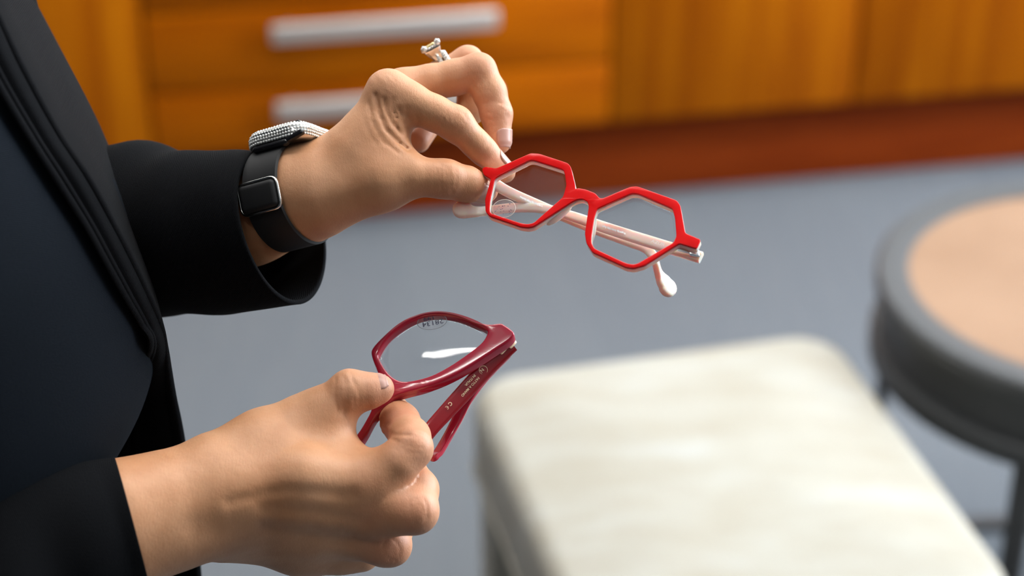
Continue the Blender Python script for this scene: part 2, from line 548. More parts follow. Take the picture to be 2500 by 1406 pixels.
# welt seam around the seat
rp = []
for cx, cy, a0 in ((1, 1, 0), (-1, 1, 90), (-1, -1, 180), (1, -1, 270)):
    for k in range(9):
        a = math.radians(a0 + 90 * k / 8)
        rp.append(((W / 2 - 0.055) * cx + 0.0555 * math.cos(a), (DPT / 2 - 0.055) * cy + 0.0555 * math.sin(a)))
V, Fs = [], []
for i, (x, y) in enumerate(rp):
    for k in range(6):
        a = k * math.pi / 3
        s = 1 + 0.0035 * math.cos(a) / math.hypot(x, y)
        V.append((x * s, y * s, 0.352 + 0.0035 * math.sin(a)))
m = len(rp)
Fs = [(i * 6 + k, ((i + 1) % m) * 6 + k, ((i + 1) % m) * 6 + (k + 1) % 6, i * 6 + (k + 1) % 6) for i in range(m) for k in range(6)]
on_stool('piping', V, Fs, M['fabric'])
for cx in (-1, 1):
    for cy in (-1, 1):
        bm = bmesh.new()
        bm_box(bm, (0.060, 0.060, 0.345), Matrix.Translation((cx * (W / 2 - 0.042), cy * (DPT / 2 - 0.042), 0.1725)), 0.010, 3)
        bmesh.ops.transform(bm, matrix=frame_M((ctr[0], ctr[1], 0), su, -sv, (0, 0, 1)), verts=bm.verts)
        bm_obj('leg', bm, M['fabric'], st)

# ------------------------------------------------------------------ round side table
TZ, TX, TY, TRI, TRO = 0.50, 0.6357, 1.92, 0.2046, 0.240
tb = empty('side_table', (TX, TY, 0)); tag(tb, 'round black side table with a tan top, at the right behind the stool', 'table')
def lathe(name, prof, mat, parent, seg=96, cx=TX, cy=TY):
    V, Fs = [], []
    for i in range(seg):
        a = 2 * math.pi * i / seg
        for r, z in prof: V.append((cx + r * math.cos(a), cy + r * math.sin(a), z))
    k = len(prof)
    for i in range(seg):
        j = (i + 1) % seg
        for q in range(k - 1): Fs.append((i * k + q, j * k + q, j * k + q + 1, i * k + q + 1))
    me = mesh(name, V, Fs)
    bm = bmesh.new(); bm.from_mesh(me)
    bmesh.ops.remove_doubles(bm, verts=bm.verts, dist=1e-6)
    bmesh.ops.recalc_face_normals(bm, faces=bm.faces); bm.to_mesh(me); bm.free()
    o = link(name, me, mat, parent)
    return auto_smooth(o, 30)
lathe('top', [(0.0, TZ - 0.012), (0.0, TZ - 0.003), (TRI, TZ - 0.003), (TRI, TZ - 0.012), (0.0, TZ - 0.012)], M['table_top'], tb)
lathe('rim', [(TRI, TZ - 0.015), (TRI, TZ - 0.001), (TRI + 0.002, TZ), (TRO - 0.004, TZ), (TRO, TZ - 0.004), (TRO, TZ - 0.016), (TRO - 0.003, TZ - 0.019), (TRI, TZ - 0.019), (TRI, TZ - 0.015)], M['table_black'], tb)
lathe('apron', [(TRO - 0.012, TZ - 0.019), (TRO - 0.012, TZ - 0.082), (TRO - 0.018, TZ - 0.082), (TRO - 0.018, TZ - 0.019)], M['table_black'], tb)
lathe('lower_ring', [(TRO - 0.02, TZ - 0.076), (TRO - 0.002, TZ - 0.076), (TRO, TZ - 0.078), (TRO, TZ - 0.100), (TRO - 0.02, TZ - 0.100), (TRO - 0.02, TZ - 0.076)], M['table_black'], tb)
def leg_px(a):
    c_ = to_cam(np.array([TX + (TRO - 0.012) * math.cos(a), TY + (TRO - 0.012) * math.sin(a), 0.25]))
    return 1250 + F * c_[0] / c_[2]
la = min(np.linspace(math.radians(-170), math.radians(-90), 161), key=lambda a_: abs(leg_px(a_) - 2462))
for k in range(4):
    a = la + k * math.pi / 2
    bm = bmesh.new()
    bm_box(bm, (0.010, 0.024, TZ - 0.09), Matrix.Translation((TX + (TRO - 0.012) * math.cos(a), TY + (TRO - 0.012) * math.sin(a), (TZ - 0.09) / 2)) @ Matrix.Rotation(a, 4, 'Z'), 0.002)
    bm_obj('leg', bm, M['table_black'], tb)
lathe('foot_ring', [(TRO - 0.02, 0.0), (TRO, 0.0), (TRO, 0.012), (TRO - 0.02, 0.012), (TRO - 0.02, 0.0)], M['table_black'], tb)

# ------------------------------------------------------------------ sculpting: smooth union of tapered cones, meshed on a sparse grid
BIG = 1e6
def cone_d(p, a, b, ra, rb):
    ba = b - a
    h = np.clip(((p - a) @ ba) / max(ba @ ba, 1e-9), 0, 1)
    q = p - a - h[:, None] * ba
    return np.sqrt(np.einsum('ij,ij->i', q, q)) - (ra + (rb - ra) * h)
def smin(a, b, k):
    h = np.maximum(k - np.abs(a - b), 0) / k
    return np.minimum(a, b) - h * h * k * 0.25

class Body:
    """hubs: list of (cones, k).  limbs: list of (cones, k_inner, k_join, hub index)."""
    def __init__(self): self.hubs, self.limbs, self.creases = [], [], []
    @staticmethod
    def chain(pts, dz=0.0):
        return [(cam_pt(a[0], a[1], a[2] + dz), cam_pt(b[0], b[1], b[2] + dz), a[3], b[3]) for a, b in zip(pts[:-1], pts[1:])]
    def union(self, cones, p, k, c, R):
        d = None
        for a, b, ra, rb in cones:
            if c is not None and cone_d(c[None], a, b, ra, rb)[0] > R: continue
            e = cone_d(p, a, b, ra, rb)
            d = e if d is None else smin(d, e, k)
        return d
    def __call__(self, p, c=None, R=0.0):
        tot = np.full(len(p), BIG)
        hubs = [self.union(cn_, p, k, c, R) for cn_, k in self.hubs]
        for h in hubs:
            if h is not None: tot = smin(tot, h, 14.0)
        for cones, ki, kj, hi in self.limbs:
            d = self.union(cones, p, ki, c, R)
            if d is None: continue
            if hubs[hi] is not None: d = smin(d, hubs[hi], kj)
            tot = np.minimum(tot, d)
        if self.creases:
            px = p[:, 0] / p[:, 2] * F + 1250; py = 703 - p[:, 1] / p[:, 2] * F
            q = np.stack([px, py], 1)
            for pts, wd, dep, zmax in self.creases:
                if c is not None:
                    cq = np.array([c[0] / c[2] * F + 1250, 703 - c[1] / c[2] * F])
                    if min(np.linalg.norm(cq - np.array(s)) for s in pts) > 330 + 3 * wd: continue
                best = np.full(len(p), BIG)
                for a, b in zip(pts[:-1], pts[1:]):
                    a, b = np.array(a, float), np.array(b, float); ba = b - a
                    h = np.clip(((q - a) @ ba) / (ba @ ba), 0, 1)
                    r = q - a - h[:, None] * ba
                    best = np.minimum(best, np.einsum('ij,ij->i', r, r))
                tot = tot + dep * np.exp(-best / (wd * wd)) * (p[:, 2] < D0 + zmax)
        return tot

def surface(fn, lo, hi, vox, B=8, SB=6):
    lo = np.asarray(lo, float); hi = np.asarray(hi, float)
    bs = vox * B; sbs = bs * SB
    nsb = np.ceil((hi - lo) / sbs).astype(int)
    nb = nsb * SB
    cells_id, cells_pt, quads = [], [], []
    NC = nb * B + 4
    def cid(i): return (i[..., 0] * NC[1] + i[..., 1]) * NC[2] + i[..., 2]
    g = np.stack(np.meshgrid(*[np.arange(B + 1)] * 3, indexing='ij'), -1)
    gf = g.reshape(-1, 3)
    corner = np.stack(np.meshgrid([0, 1], [0, 1], [0, 1], indexing='ij'), -1).reshape(-1, 3)
    edges = [(a, b) for a in range(8) for b in range(a + 1, 8) if np.abs(corner[a] - corner[b]).sum() == 1]
    bgrid = np.stack(np.meshgrid(*[np.arange(SB)] * 3, indexing='ij'), -1).reshape(-1, 3)
    Rs = sbs * 0.87
    for I in np.ndindex(*nsb):
        I = np.array(I)
        c = lo + (I + 0.5) * sbs
        if abs(fn(c[None], None)[0]) > Rs + 25: continue
        bl = bgrid + I * SB
        bc = lo + (bl + 0.5) * bs
        dv = fn(bc, c, Rs + 45)
        act = bl[np.abs(dv) < bs * 0.87 + 5.0]
        if not len(act): continue
        base = act * B
        idx = base[:, None, :] + gf[None]
        val = fn((lo + idx.reshape(-1, 3) * vox), c, Rs + 45).reshape(len(act), B + 1, B + 1, B + 1)
        cv = np.stack([val[:, o[0]:o[0] + B, o[1]:o[1] + B, o[2]:o[2] + B] for o in corner], -1)
        neg = cv < 0
        cnt = neg.sum(-1)
        sel = np.nonzero((cnt > 0) & (cnt < 8))
        if len(sel[0]):
            v = cv[sel]
            acc = np.zeros((len(v), 3)); num = np.zeros(len(v))
            for a, b in edges:
                va, vb = v[:, a], v[:, b]
                m_ = (va < 0) != (vb < 0)
                t = np.where(m_, va / np.where(m_, va - vb, 1), 0)
                acc += m_[:, None] * (corner[a] + t[:, None] * (corner[b] - corner[a])); num += m_
            ci = base[sel[0]] + np.stack(sel[1:], -1)
            cells_id.append(cid(ci + 1)); cells_pt.append(lo + (ci + acc / num[:, None]) * vox)
        for ax in range(3):
            u, w_ = (ax + 1) % 3, (ax + 2) % 3
            s0 = val[:, :B, :B, :B]
            o = [0, 0, 0]; o[ax] = 1
            s1 = val[:, o[0]:o[0] + B, o[1]:o[1] + B, o[2]:o[2] + B]
            sel = np.nonzero((s0 < 0) != (s1 < 0))
            if not len(sel[0]): continue
            ci = base[sel[0]] + np.stack(sel[1:], -1) + 1
            eu, ew = np.zeros(3, int), np.zeros(3, int); eu[u] = 1; ew[w_] = 1
            q = np.stack([cid(ci - eu - ew), cid(ci - ew), cid(ci), cid(ci - eu)], -1)
            flip = s0[sel] > 0
            q[flip] = q[flip][:, ::-1]
            quads.append(q)
    ids = np.concatenate(cells_id); pts = np.concatenate(cells_pt); Q = np.concatenate(quads)
    ids, first = np.unique(ids, return_index=True); pts = pts[first]
    pos = np.searchsorted(ids, Q); pos = np.clip(pos, 0, len(ids) - 1)
    ok = (ids[pos] == Q).all(1)
    return pts, pos[ok]

def np_mesh(name, V, Q):
    me = bpy.data.meshes.new(name)
    me.vertices.add(len(V)); me.vertices.foreach_set('co', np.asarray(V, np.float32).ravel())
    me.loops.add(Q.size); me.loops.foreach_set('vertex_index', Q.astype(np.int32).ravel())
    me.polygons.add(len(Q)); me.polygons.foreach_set('loop_start', np.arange(0, Q.size, Q.shape[1], dtype=np.int32))
    me.update(); me.validate()
    return me

# ------------------------------------------------------------------ the person
person = empty('person', (-0.34, 0.866, 0.0))
tag(person, 'person in a black top and open black cardigan holding two pairs of red spectacles', 'person')

LZ = 14.0        # the far (left) hand sits behind the red front
def L(*pts): return Body.chain(pts, LZ)
def Rr(*pts): return Body.chain(pts, 0.0)
body = Body()
# left hand: hub 0
hubL = (L((120, 600, 95, 38), (600, 515, 26, 26.5), (730, 474, 10, 24), (830, 425, 4, 19))
        + L((795, 475, -2, 19), (930, 441, -8, 14.5))
        + L((820, 430, 4, 18), (893, 352, 0, 14.5), (948, 224, -3, 9.8))
        + L((840, 420, 20, 14), (900, 330, 20, 13), (985, 226, 20, 11))
        + L((840, 435, 34, 13), (1000, 238, 40, 10))
        + L((835, 455, 46, 12), (980, 280, 58, 9))
        + L((880, 385, -4, 13), (948, 300, -3, 8.5))
        + L((948, 300, -3, 7.5), (962, 375, -8, 8.5)))
body.hubs.append((hubL, 9.0))
body.limbs += [
    (L((935, 438, -9, 13.5), (1010, 431, -11, 9.8), (1062, 435, -10, 9.0), (1090, 437, -9, 9.3), (1140, 450, -4, 8.6), (1186, 465, 2, 6.2)), 3.0, 9.0, 0),
    (L((948, 224, -3, 9.8), (1000, 248, -4, 9.4), (1060, 276, -4, 8.6), (1112, 302, -3, 8.7), (1163, 352, 1, 6.9), (1183, 372, 3, 6.6), (1233, 421, 9, 5.3)), 3.0, 7.0, 0),
    (L((985, 226, 20, 11), (1050, 203, 20, 9.2), (1110, 189, 20, 8.8), (1168, 173, 19, 8.8), (1195, 225, 18, 8.3), (1212, 278, 17, 7.8), (1219, 347, 15, 6.0)), 3.0, 7.0, 0),
    (L((1000, 238, 40, 10), (1075, 190, 40, 8.5), (1142, 150, 40, 7.8), (1152, 265, 42, 7.3), (1110, 310, 38, 6.2)), 3.0, 6.0, 0),
    (L((980, 280, 58, 9), (1045, 262, 60, 7.3), (1052, 295, 56, 6.5), (1022, 345, 46, 6.0)), 3.0, 6.0, 0),
]
# right hand: hub 1
hubR = (Rr((-500, 1640, -95, 42), (310, 1276, -34, 28), (440, 1240, -24, 26), (560, 1215, -20, 24))
        + Rr((560, 1185, -24, 19), (740, 1170, -25, 14), (915, 1178, -22, 12))
        + Rr((560, 1220, -18, 20), (740, 1222, -16, 15), (925, 1243, -17, 12.5))
        + Rr((560, 1255, -8, 19), (740, 1285, -2, 15), (892, 1300, -3, 12))
        + Rr((560, 1275, 2, 18), (740, 1325, 12, 14), (838, 1342, 13, 11))
        + Rr((540, 1150, -14, 19), (650, 1090, -8, 16.5), (762, 1032, -2, 13))
        + Rr((650, 1130, -12, 17), (800, 1120, -10, 11))
        + Rr((765, 1060, -2, 11.5), (800, 1110, -6, 10.5), (895, 1165, -14, 11)))
body.hubs.append((hubR, 12.0))
body.limbs += [
    (Rr((755, 1034, -2, 13.5), (805, 1002, -4, 12.0), (856, 958, -6, 11.0), (900, 954, -6, 8.5), (926, 949, -5, 7.3)), 3.0, 10.0, 1),
    (Rr((912, 1178, -20, 12.3), (972, 1128, -24, 10.3), (1004, 1094, -22, 10.1), (1000, 1068, -13, 9.8), (976, 1030, 9, 9.6), (957, 995, 22, 7.4)), 3.0, 8.0, 1),
    (Rr((925, 1243, -17, 12.5), (985, 1247, -23, 10.9), (1014, 1247, -23, 10.9), (1020, 1195, -12, 9.8), (985, 1125, 8, 8)), 3.0, 8.0, 1),
    (Rr((892, 1300, -3, 12), (938, 1330, -6, 10.2), (955, 1332, -5, 9.6), (965, 1290, 8, 8.5), (945, 1235, 18, 7)), 3.0, 7.0, 1),
    (Rr((838, 1342, 13, 11), (885, 1350, 14, 8.4), (900, 1330, 22, 7.2), (885, 1290, 30, 6)), 3.0, 6.0, 1),
]
# skin folds
cr = body.creases
cr.append(([(918, 232), (926, 275), (942, 315), (975, 350), (998, 366)], 4.6, 1.35, 30))
cr.append(([(938, 240), (944, 272), (958, 300), (978, 326)], 4.2, 1.2, 30))
for pts, dep in [([(900, 250), (910, 300), (935, 345), (975, 374)], 0.6), ([(960, 240), (957, 262), (968, 288)], 0.8), ([(972, 262), (980, 280)], 0.7), ([(994, 262), (992, 280), (1002, 296)], 0.5), ([(890, 290), (898, 322), (918, 350)], 0.3)]:
    cr.append((pts, 3.4, dep, 30))
def folds(x, y, ang, half, n, gap, dep, zmax, wd=2.8, bow=6.0):
    """short arcs across a joint: centre, direction of each line, half length, count, spacing"""
    ca_, sa_ = math.cos(ang), math.sin(ang)
    for i in range(n):
        o = (i - (n - 1) / 2) * gap + random.uniform(-1.5, 1.5)
        hl = half * random.uniform(0.6, 1.0)
        b_ = bow * (i - (n - 1) / 2) / max(n - 1, 1) * 2
        t_ = random.uniform(-0.12, 0.12)
        pts = []
        for u in (-1, -0.5, 0, 0.5, 1):
            along, acr = u * hl, o + b_ * (1 - u * u) + t_ * u * hl
            pts.append((x + along * ca_ - acr * sa_, y + along * sa_ + acr * ca_))
        cr.append((pts, wd, dep * random.uniform(0.6, 1.0), zmax))
folds(1088, 440, math.radians(93), 42, 5, 10, 0.55, 8 + LZ)
folds(1112, 296, math.radians(120), 40, 6, 8.5, 0.5, 10 + LZ)
folds(1172, 358, math.radians(128), 28, 3, 8, 0.3, 8 + LZ)
folds(1212, 272, math.radians(5), 36, 4, 10, 0.5, 40 + LZ)
folds(1172, 205, math.radians(60), 26, 3, 10, 0.45, 40 + LZ)
folds(940, 200, math.radians(40), 30, 4, 9, 0.3, 15 + LZ)
folds(846, 962, math.radians(80), 46, 5, 11, 0.45, 10, 3.4)
folds(1010, 1080, math.radians(20), 36, 5, 10, 0.35, 0, 3.4)
folds(1022, 1245, math.radians(75), 40, 4, 10, 0.4, 10, 3.4)
folds(955, 1340, math.radians(60), 34, 4, 9, 0.4, 10, 3.4)
for pts in [[(930, 1046), (960, 1060), (1000, 1062)], [(938, 1060), (970, 1078)], [(925, 1030), (950, 1036)]]:
    cr.append((pts, 4.5, 0.7, 15))
for pts in [[(838, 920), (846, 960), (838, 1010)], [(856, 912), (862, 940)]]:
    cr.append((pts, 5.0, 0.5, 10))
for pts in [[(640, 1240), (760, 1246), (890, 1272)], [(640, 1285), (760, 1302), (860, 1325)], [(560, 1225), (700, 1196), (860, 1208)]]:
    cr.append((pts, 18.0, 0.8, 20))
cr.append(([(480, 1290), (560, 1300), (640, 1300)], 40.0, 1.3, 10))
# arms and shoulder core under the clothes: hub 2
def wc(x, y, z): return to_cam(np.array([x, y, z]))
eL, eR = cam_pt(120, 600, 95 + LZ), cam_pt(-500, 1640, -95)
sL, sR_ = wc(-0.36, 1.02, 1.30), wc(-0.36, 0.71, 1.30)
core = [(eL, sL, 36, 36), (eR, sR_, 36, 36), (sL, wc(-0.37, 0.866, 1.31), 34, 42), (sR_, wc(-0.37, 0.866, 1.31), 34, 42),
        (wc(-0.37, 0.866, 1.33), wc(-0.365, 0.866, 1.46), 42, 42)]
body.hubs.append((core, 20.0))
allc = [c for h in body.hubs for c in h[0]] + [c for l in body.limbs for c in l[0]]
pa = np.array([np.minimum(a - ra, b - rb) for a, b, ra, rb in allc]).min(0) - 10
pb = np.array([np.maximum(a + ra, b + rb) for a, b, ra, rb in allc]).max(0) + 10
bv, bq = surface(body, pa, pb, 1.15)
bo = link('body', np_mesh('body', to_world(bv), bq), M['skin'], person)
bo['label'] = 'bare skin of hands and wrists'
fl = np.zeros(len(bv))
for (x, y, z, r_) in [(1112, 302, LZ, 9), (1210, 400, 6 + LZ, 11), (1186, 465, 2 + LZ, 9), (1090, 437, LZ - 6, 8), (948, 224, LZ, 9), (1212, 290, 17 + LZ, 13), (1170, 173, 19 + LZ, 9), (1142, 150, 40 + LZ, 9), (1022, 345, 46 + LZ, 12),
                      (927, 948, -6, 11), (852, 962, -6, 9), (1004, 1094, -22, 12), (980, 1030, -4, 11), (1014, 1247, -26, 12), (950, 1332, -14, 12), (915, 1178, -24, 9), (925, 1245, -24, 9)]:
    q = cam_pt(x, y, z)
    fl = np.maximum(fl, np.exp(-((bv - q) ** 2).sum(1) / (r_ * 1.25) ** 2))
att = bo.data.attributes.new('flush', 'FLOAT', 'POINT')
if len(att.data) == len(fl): att.data.foreach_set('value', fl.astype(np.float32))

def nail(c0, c1, r0, r1, n, wid=0.62, name='fingernail', over=0.35, dz=0.0, back=0.15):
    """curved plate on the back of the last finger segment"""
    a, b = cam_pt(*c0[:2], c0[2] + dz), cam_pt(*c1[:2], c1[2] + dz)
    ax = nrm(b - a); Ls = np.linalg.norm(b - a)
    n = np.asarray(n, float); n = nrm(n - ax * (n @ ax)); bt = np.cross(ax, n)
    V, nu, nv = [], 13, 11
    for layer in (0.0, 0.45):
        for i in range(nu):
            u = i / (nu - 1)
            s = back * Ls + u * (Ls * (1 - back) + r1 * over)
            rr = (r0 + (r1 - r0) * min(s / Ls, 1)) * 1.0
            if s > Ls: rr = max(rr - 0.9 * (s - Ls) * (s - Ls) / max(r1, 1), rr * 0.80)
            half = math.radians(62) * wid / 0.62 * (0.55 + 0.45 * math.sqrt(max(0, 1 - (1 - min(u * 3.2, 1)) ** 2))) * (1 - 0.16 * max(0, u - 0.8) / 0.2)
            for j in range(nv):
                th = half * (2 * j / (nv - 1) - 1)
                V.append(a + ax * s + (rr + 0.55 - layer) * (math.cos(th) * n + math.sin(th) * bt))
    q = []
    k = nu * nv
    for i in range(nu - 1):
        for j in range(nv - 1):
            o = i * nv + j
            q.append((o, o + 1, o + nv + 1, o + nv)); q.append((k + o, k + o + nv, k + o + nv + 1, k + o + 1))
    rim = [j for j in range(nv)] + [i * nv + nv - 1 for i in range(1, nu)] + [(nu - 1) * nv + j for j in range(nv - 2, -1, -1)] + [i * nv for i in range(nu - 2, 0, -1)]
    for x, y in zip(rim, rim[1:] + rim[:1]): q.append((y, x, x + k, y + k))
    return link(name, mesh(name, to_world(np.array(V)), q), M['nail'], person)
nail((1140, 450, -4), (1186, 465, 2), 8.6, 6.2, (-0.1, -0.60, -0.80), dz=LZ, back=0.25)
nail((1183, 372, 3), (1233, 421, 9), 6.6, 5.3, (0.72, 0.66, -0.10), wid=0.5, dz=LZ, back=0.3, over=0.5)
nail((1212, 278, 17), (1219, 347, 15), 7.8, 6.0, (0.72, 0.0, -0.55), dz=LZ, back=0.62, over=0.6)
nail((900, 954, -6), (926, 949, -5), 8.5, 7.3, (0.30, 0.74, -0.52), wid=0.50, back=0.12, over=0.55)

# --- shirt: a loft around the trunk
prof = np.array([  # z, front x, back x, half width
    (0.70, -0.225, -0.50, 0.175), (0.80, -0.235, -0.505, 0.180), (0.90, -0.238, -0.50, 0.172), (0.95, -0.230, -0.49, 0.163), (0.985, -0.214, -0.485, 0.158),
    (1.015, -0.196, -0.48, 0.156), (1.04, -0.183, -0.48, 0.156), (1.068, -0.177, -0.48, 0.157), (1.10, -0.181, -0.482, 0.158), (1.14, -0.194, -0.485, 0.160), (1.18, -0.211, -0.49, 0.162),
    (1.22, -0.230, -0.495, 0.165), (1.27, -0.250, -0.50, 0.168), (1.32, -0.275, -0.50, 0.170), (1.36, -0.295, -0.49, 0.155), (1.40, -0.31, -0.47, 0.11), (1.43, -0.32, -0.455, 0.075), (1.445, -0.325, -0.45, 0.068)])
PR = catmull(prof, 5)
V, Fs = [], []
SEG = 120
for z, fx, bx, b in PR:
    cx, a = (fx + bx) / 2, (fx - bx) / 2
    for k in range(SEG):
        th = 2 * math.pi * k / SEG
        c_, s_ = math.cos(th), math.sin(th)
        e = 1.0
        V.append((cx + a * math.copysign(abs(c_) ** e, c_), 0.866 + b * math.copysign(abs(s_) ** e, s_), z))
nr = len(PR)
Fs = [(i * SEG + k, i * SEG + (k + 1) % SEG, (i + 1) * SEG + (k + 1) % SEG, (i + 1) * SEG + k) for i in range(nr - 1) for k in range(SEG)]
shirt_me = mesh('shirt', V, Fs)
shirt = link('shirt', shirt_me, M['shirt'], person); shirt['label'] = 'black knit top'
tree = BVHTree.FromPolygons([Vector(v) for v in V], Fs)
def shirt_depth(px, py):
    d = vec_world(np.array([(px - 1250) / F, -(py - 703) / F, 1.0]))
    h = tree.ray_cast(Vector((0, 0, CAM_H)), Vector(d))
    return None if h[0] is None else float(to_cam(np.array(h[0]))[2] - D0)

def grid_obj(name, rows, mat, parent, thick=0.0, closed=False):
    rows = np.asarray(rows); R_, C_ = rows.shape[:2]
    V = rows.reshape(-1, 3)
    cc = C_ if closed else C_ - 1
    Fs = [(i * C_ + j, i * C_ + (j + 1) % C_, (i + 1) * C_ + (j + 1) % C_, (i + 1) * C_ + j) for i in range(R_ - 1) for j in range(cc)]
    o = link(name, mesh(name, V, Fs), mat, parent)
    if thick:
        md = o.modifiers.new('thickness', 'SOLIDIFY'); md.thickness = thick; md.offset = 0.0
    return o

# --- cardigan: far front edge with its ribbed band, wrapped round the back to the near side
rows_px = [(-150, -175, -95), (50, -85, 2), (170, -34, 60), (330, 60, 147), (440, 130, 221), (550, 200, 280), (640, 250, 326), (720, 296, 363), (790, 338, 392), (850, 362, 405)]
rows = []
for py, xi, xo in rows_px:
    di = shirt_depth(xi, py)
    if di is None: di = (1.1 - 1.2) * 500
    rows.append((py, xi, di - 7, xo, di + 10))
rows += [(960, 300, 58, 425, 44), (1060, 290, 70, 445, 56), (1200, 300, 85, 465, 72), (1406, 320, 102, 487, 90), (1640, 330, 118, 505, 108)]
sec = []
for py, xi, di, xo, do in rows:
    pi_, po = cam_pt(xi, py, di), cam_pt(xo, py, do)
    wpo = to_world(po)
    front_cols = [to_cam(to_world(pi_)), pi_ * 0.5 + po * 0.5, po]
    z = wpo[2]
    fx, bx, hb_ = (np.interp(z, prof[:, 0], prof[:, c_]) for c_ in (1, 2, 3))
    wrap = []
    for dg_ in (48, 72, 95, 120, 150, 180, 210, 240, 265, 283):
        a_ = math.radians(dg_)
        wrap.append(to_cam(np.array([(fx + bx) / 2 + ((fx - bx) / 2 + 0.019) * math.cos(a_), 0.866 + (hb_ + 0.019) * math.sin(a_), z])))
    sec.append(front_cols + wrap)
sec = np.array(sec)
sec = np.stack([catmull(sec[:, j], 8) for j in range(sec.shape[1])], 1)
grid = []
for r in sec:
    c = catmull(r[:3], 14)
    u = np.linspace(0, 1, len(c))
    ridge = -1.6 * np.exp(-((u - 0.10) / 0.06) ** 2) + 1.2 * np.exp(-((u - 0.20) / 0.035) ** 2) - 1.2 * np.exp(-((u - 0.28) / 0.05) ** 2) + 1.0 * np.exp(-((u - 0.36) / 0.03) ** 2) \
        - 2.2 * np.exp(-((u - 0.62) / 0.16) ** 2) + 1.2 * np.exp(-((u - 0.86) / 0.04) ** 2) - 1.4 * np.exp(-((u - 0.95) / 0.05) ** 2)
    c = c + np.stack([0 * u, 0 * u, ridge], 1)
    grid.append(np.concatenate([c, catmull(r[2:], 4)[1:]], 0))
card = grid_obj('cardigan', to_world(np.array(grid)), M['cardigan'], person, 0.003)
card['label'] = 'open black cardigan with a ribbed front band'

# --- sleeves
def as_px(c): return (1250 + F * c[0] / c[2], 703 - F * c[1] / c[2], c[2] - D0)
def upper(e, sh, inner):
    return [(*as_px(e + (sh - e) * t_), r_, r_) for t_, r_ in ((0.30, 50), (0.62, 52), (0.90, 60))] + [(*as_px(sh * 0.55 + inner * 0.45 + np.array([0, 16.0, 0])), 60, 62), (*as_px(inner), 40, 42)]
def sleeve(name, rings, normals, mat, seg=96, n=10, wr=1.6, seed=0):
    pts = np.array([np.r_[cam_pt(x, y, z), ra, rb] for x, y, z, ra, rb in rings])
    fine = catmull(pts, n)
    tan = np.gradient(fine[:, :3], axis=0); tan /= np.linalg.norm(tan, axis=1, keepdims=True)
    m = len(fine)
    out = []
    r_ = np.random.default_rng(seed)
    ph = r_.uniform(0, 6.28, 8)
    arc = np.r_[0, np.cumsum(np.linalg.norm(np.diff(fine[:, :3], axis=0), axis=1))]
    for i in range(m):
        t = tan[i]
        for (i0, nv, reach) in normals:
            wgt = math.exp(-((i - i0 * n) / (reach * n)) ** 2)
            t = nrm(t * (1 - wgt) + nrm(nv) * wgt)
        view = np.array([0, 0, 1.0])
        b = nrm(view - t * (view @ t))          # away from the camera
        a = nrm(np.cross(b, t))
        ring = []
        for k in range(seg):
            th = 2 * math.pi * k / seg
            s = arc[i]
            fade = min(1.0, s / 45.0)
            dr = wr * fade * (math.sin(s / 6.5 + 1.3 * math.sin(th + ph[0]) + ph[1]) * (0.5 + 0.5 * math.sin(2 * th + ph[2] + s / 50)) + 0.8 * math.sin(s / 14 + 2 * math.sin(th + ph[3]) + ph[4])) + 0.6 * math.sin(3 * th + ph[5] + s / 40)
            ring.append(fine[i, :3] + (fine[i, 3] + dr) * math.cos(th) * a + (fine[i, 4] + dr) * math.sin(th) * b)
        out.append(ring)
    return grid_obj(name, to_world(np.array(out)), mat, person, 0.0022, closed=True)
nl = (-0.88, -0.24, 0.41)
sl = sleeve('sleeve', [(690, 554, 28, 38.5, 39.5), (620, 559, 35, 39.5, 41), (560, 563, 42, 40.5, 43), (430, 572, 58, 42.5, 45), (300, 566, 75, 45, 49), (150, 565, 88, 46, 50), (-5, 375, 82, 44, 48), (-95, 150, 62, 44, 46), (-225, -180, 25, 48, 50)] + upper(eL, sL, wc(-0.37, 0.93, 1.31))[2:],
            [(0, nl, 1.3)], M['cardigan'], seed=3)
sl['label'] = 'loose black sleeve of the far arm'
nr_ = (-0.93, -0.25, -0.22)
sr = sleeve('sleeve', [(322, 1277, -34, 31.5, 31.5), (270, 1290, -37, 32.5, 32), (180, 1318, -44, 35, 34), (0, 1385, -58, 40, 38), (-250, 1500, -78, 46, 44), (-470, 1615, -94, 50, 50)] + upper(eR, sR_, wc(-0.37, 0.80, 1.31)),
            [(0, nr_, 1.2)], M['cardigan'], seed=5, wr=1.3)
sr['label'] = 'black sleeve of the near arm'
# --- trousers and shoes below the frame
leg = Body()
def wcone(a, b, ra, rb): return (wc(*a), wc(*b), ra, rb)
leg.hubs.append(([wcone((-0.37, 0.79, 0.86), (-0.37, 0.94, 0.86), 112, 112)] + [c for y in (0.78, 0.95) for c in (wcone((-0.37, y, 0.84), (-0.36, y, 0.48), 98, 66), wcone((-0.36, y, 0.48), (-0.38, y, 0.07), 66, 52))], 20.0))
ca = np.concatenate([[a, b] for a, b, _, _ in leg.hubs[0][0]])
lv, lq = surface(leg, ca.min(0) - 130, ca.max(0) + 130, 9.0)
tr = link('trousers', np_mesh('trousers', to_world(lv), lq), M['trouser'], person); tr['label'] = 'black trousers'
for y in (0.78, 0.95):
    sh = Body()
    sh.hubs.append(([wcone((-0.40, y, 0.036), (-0.22, y, 0.030), 36, 29), wcone((-0.385, y, 0.045), (-0.38, y, 0.10), 38, 36)], 14.0))
    ca = np.concatenate([[a, b] for a, b, _, _ in sh.hubs[0][0]])
    v_, q_ = surface(sh, ca.min(0) - 50, ca.max(0) + 50, 4.0)
    wv_ = to_world(v_); wv_[:, 2] = np.maximum(wv_[:, 2], 0.0005)
    link('shoe', np_mesh('shoe', wv_, q_), M['shoe'], person)

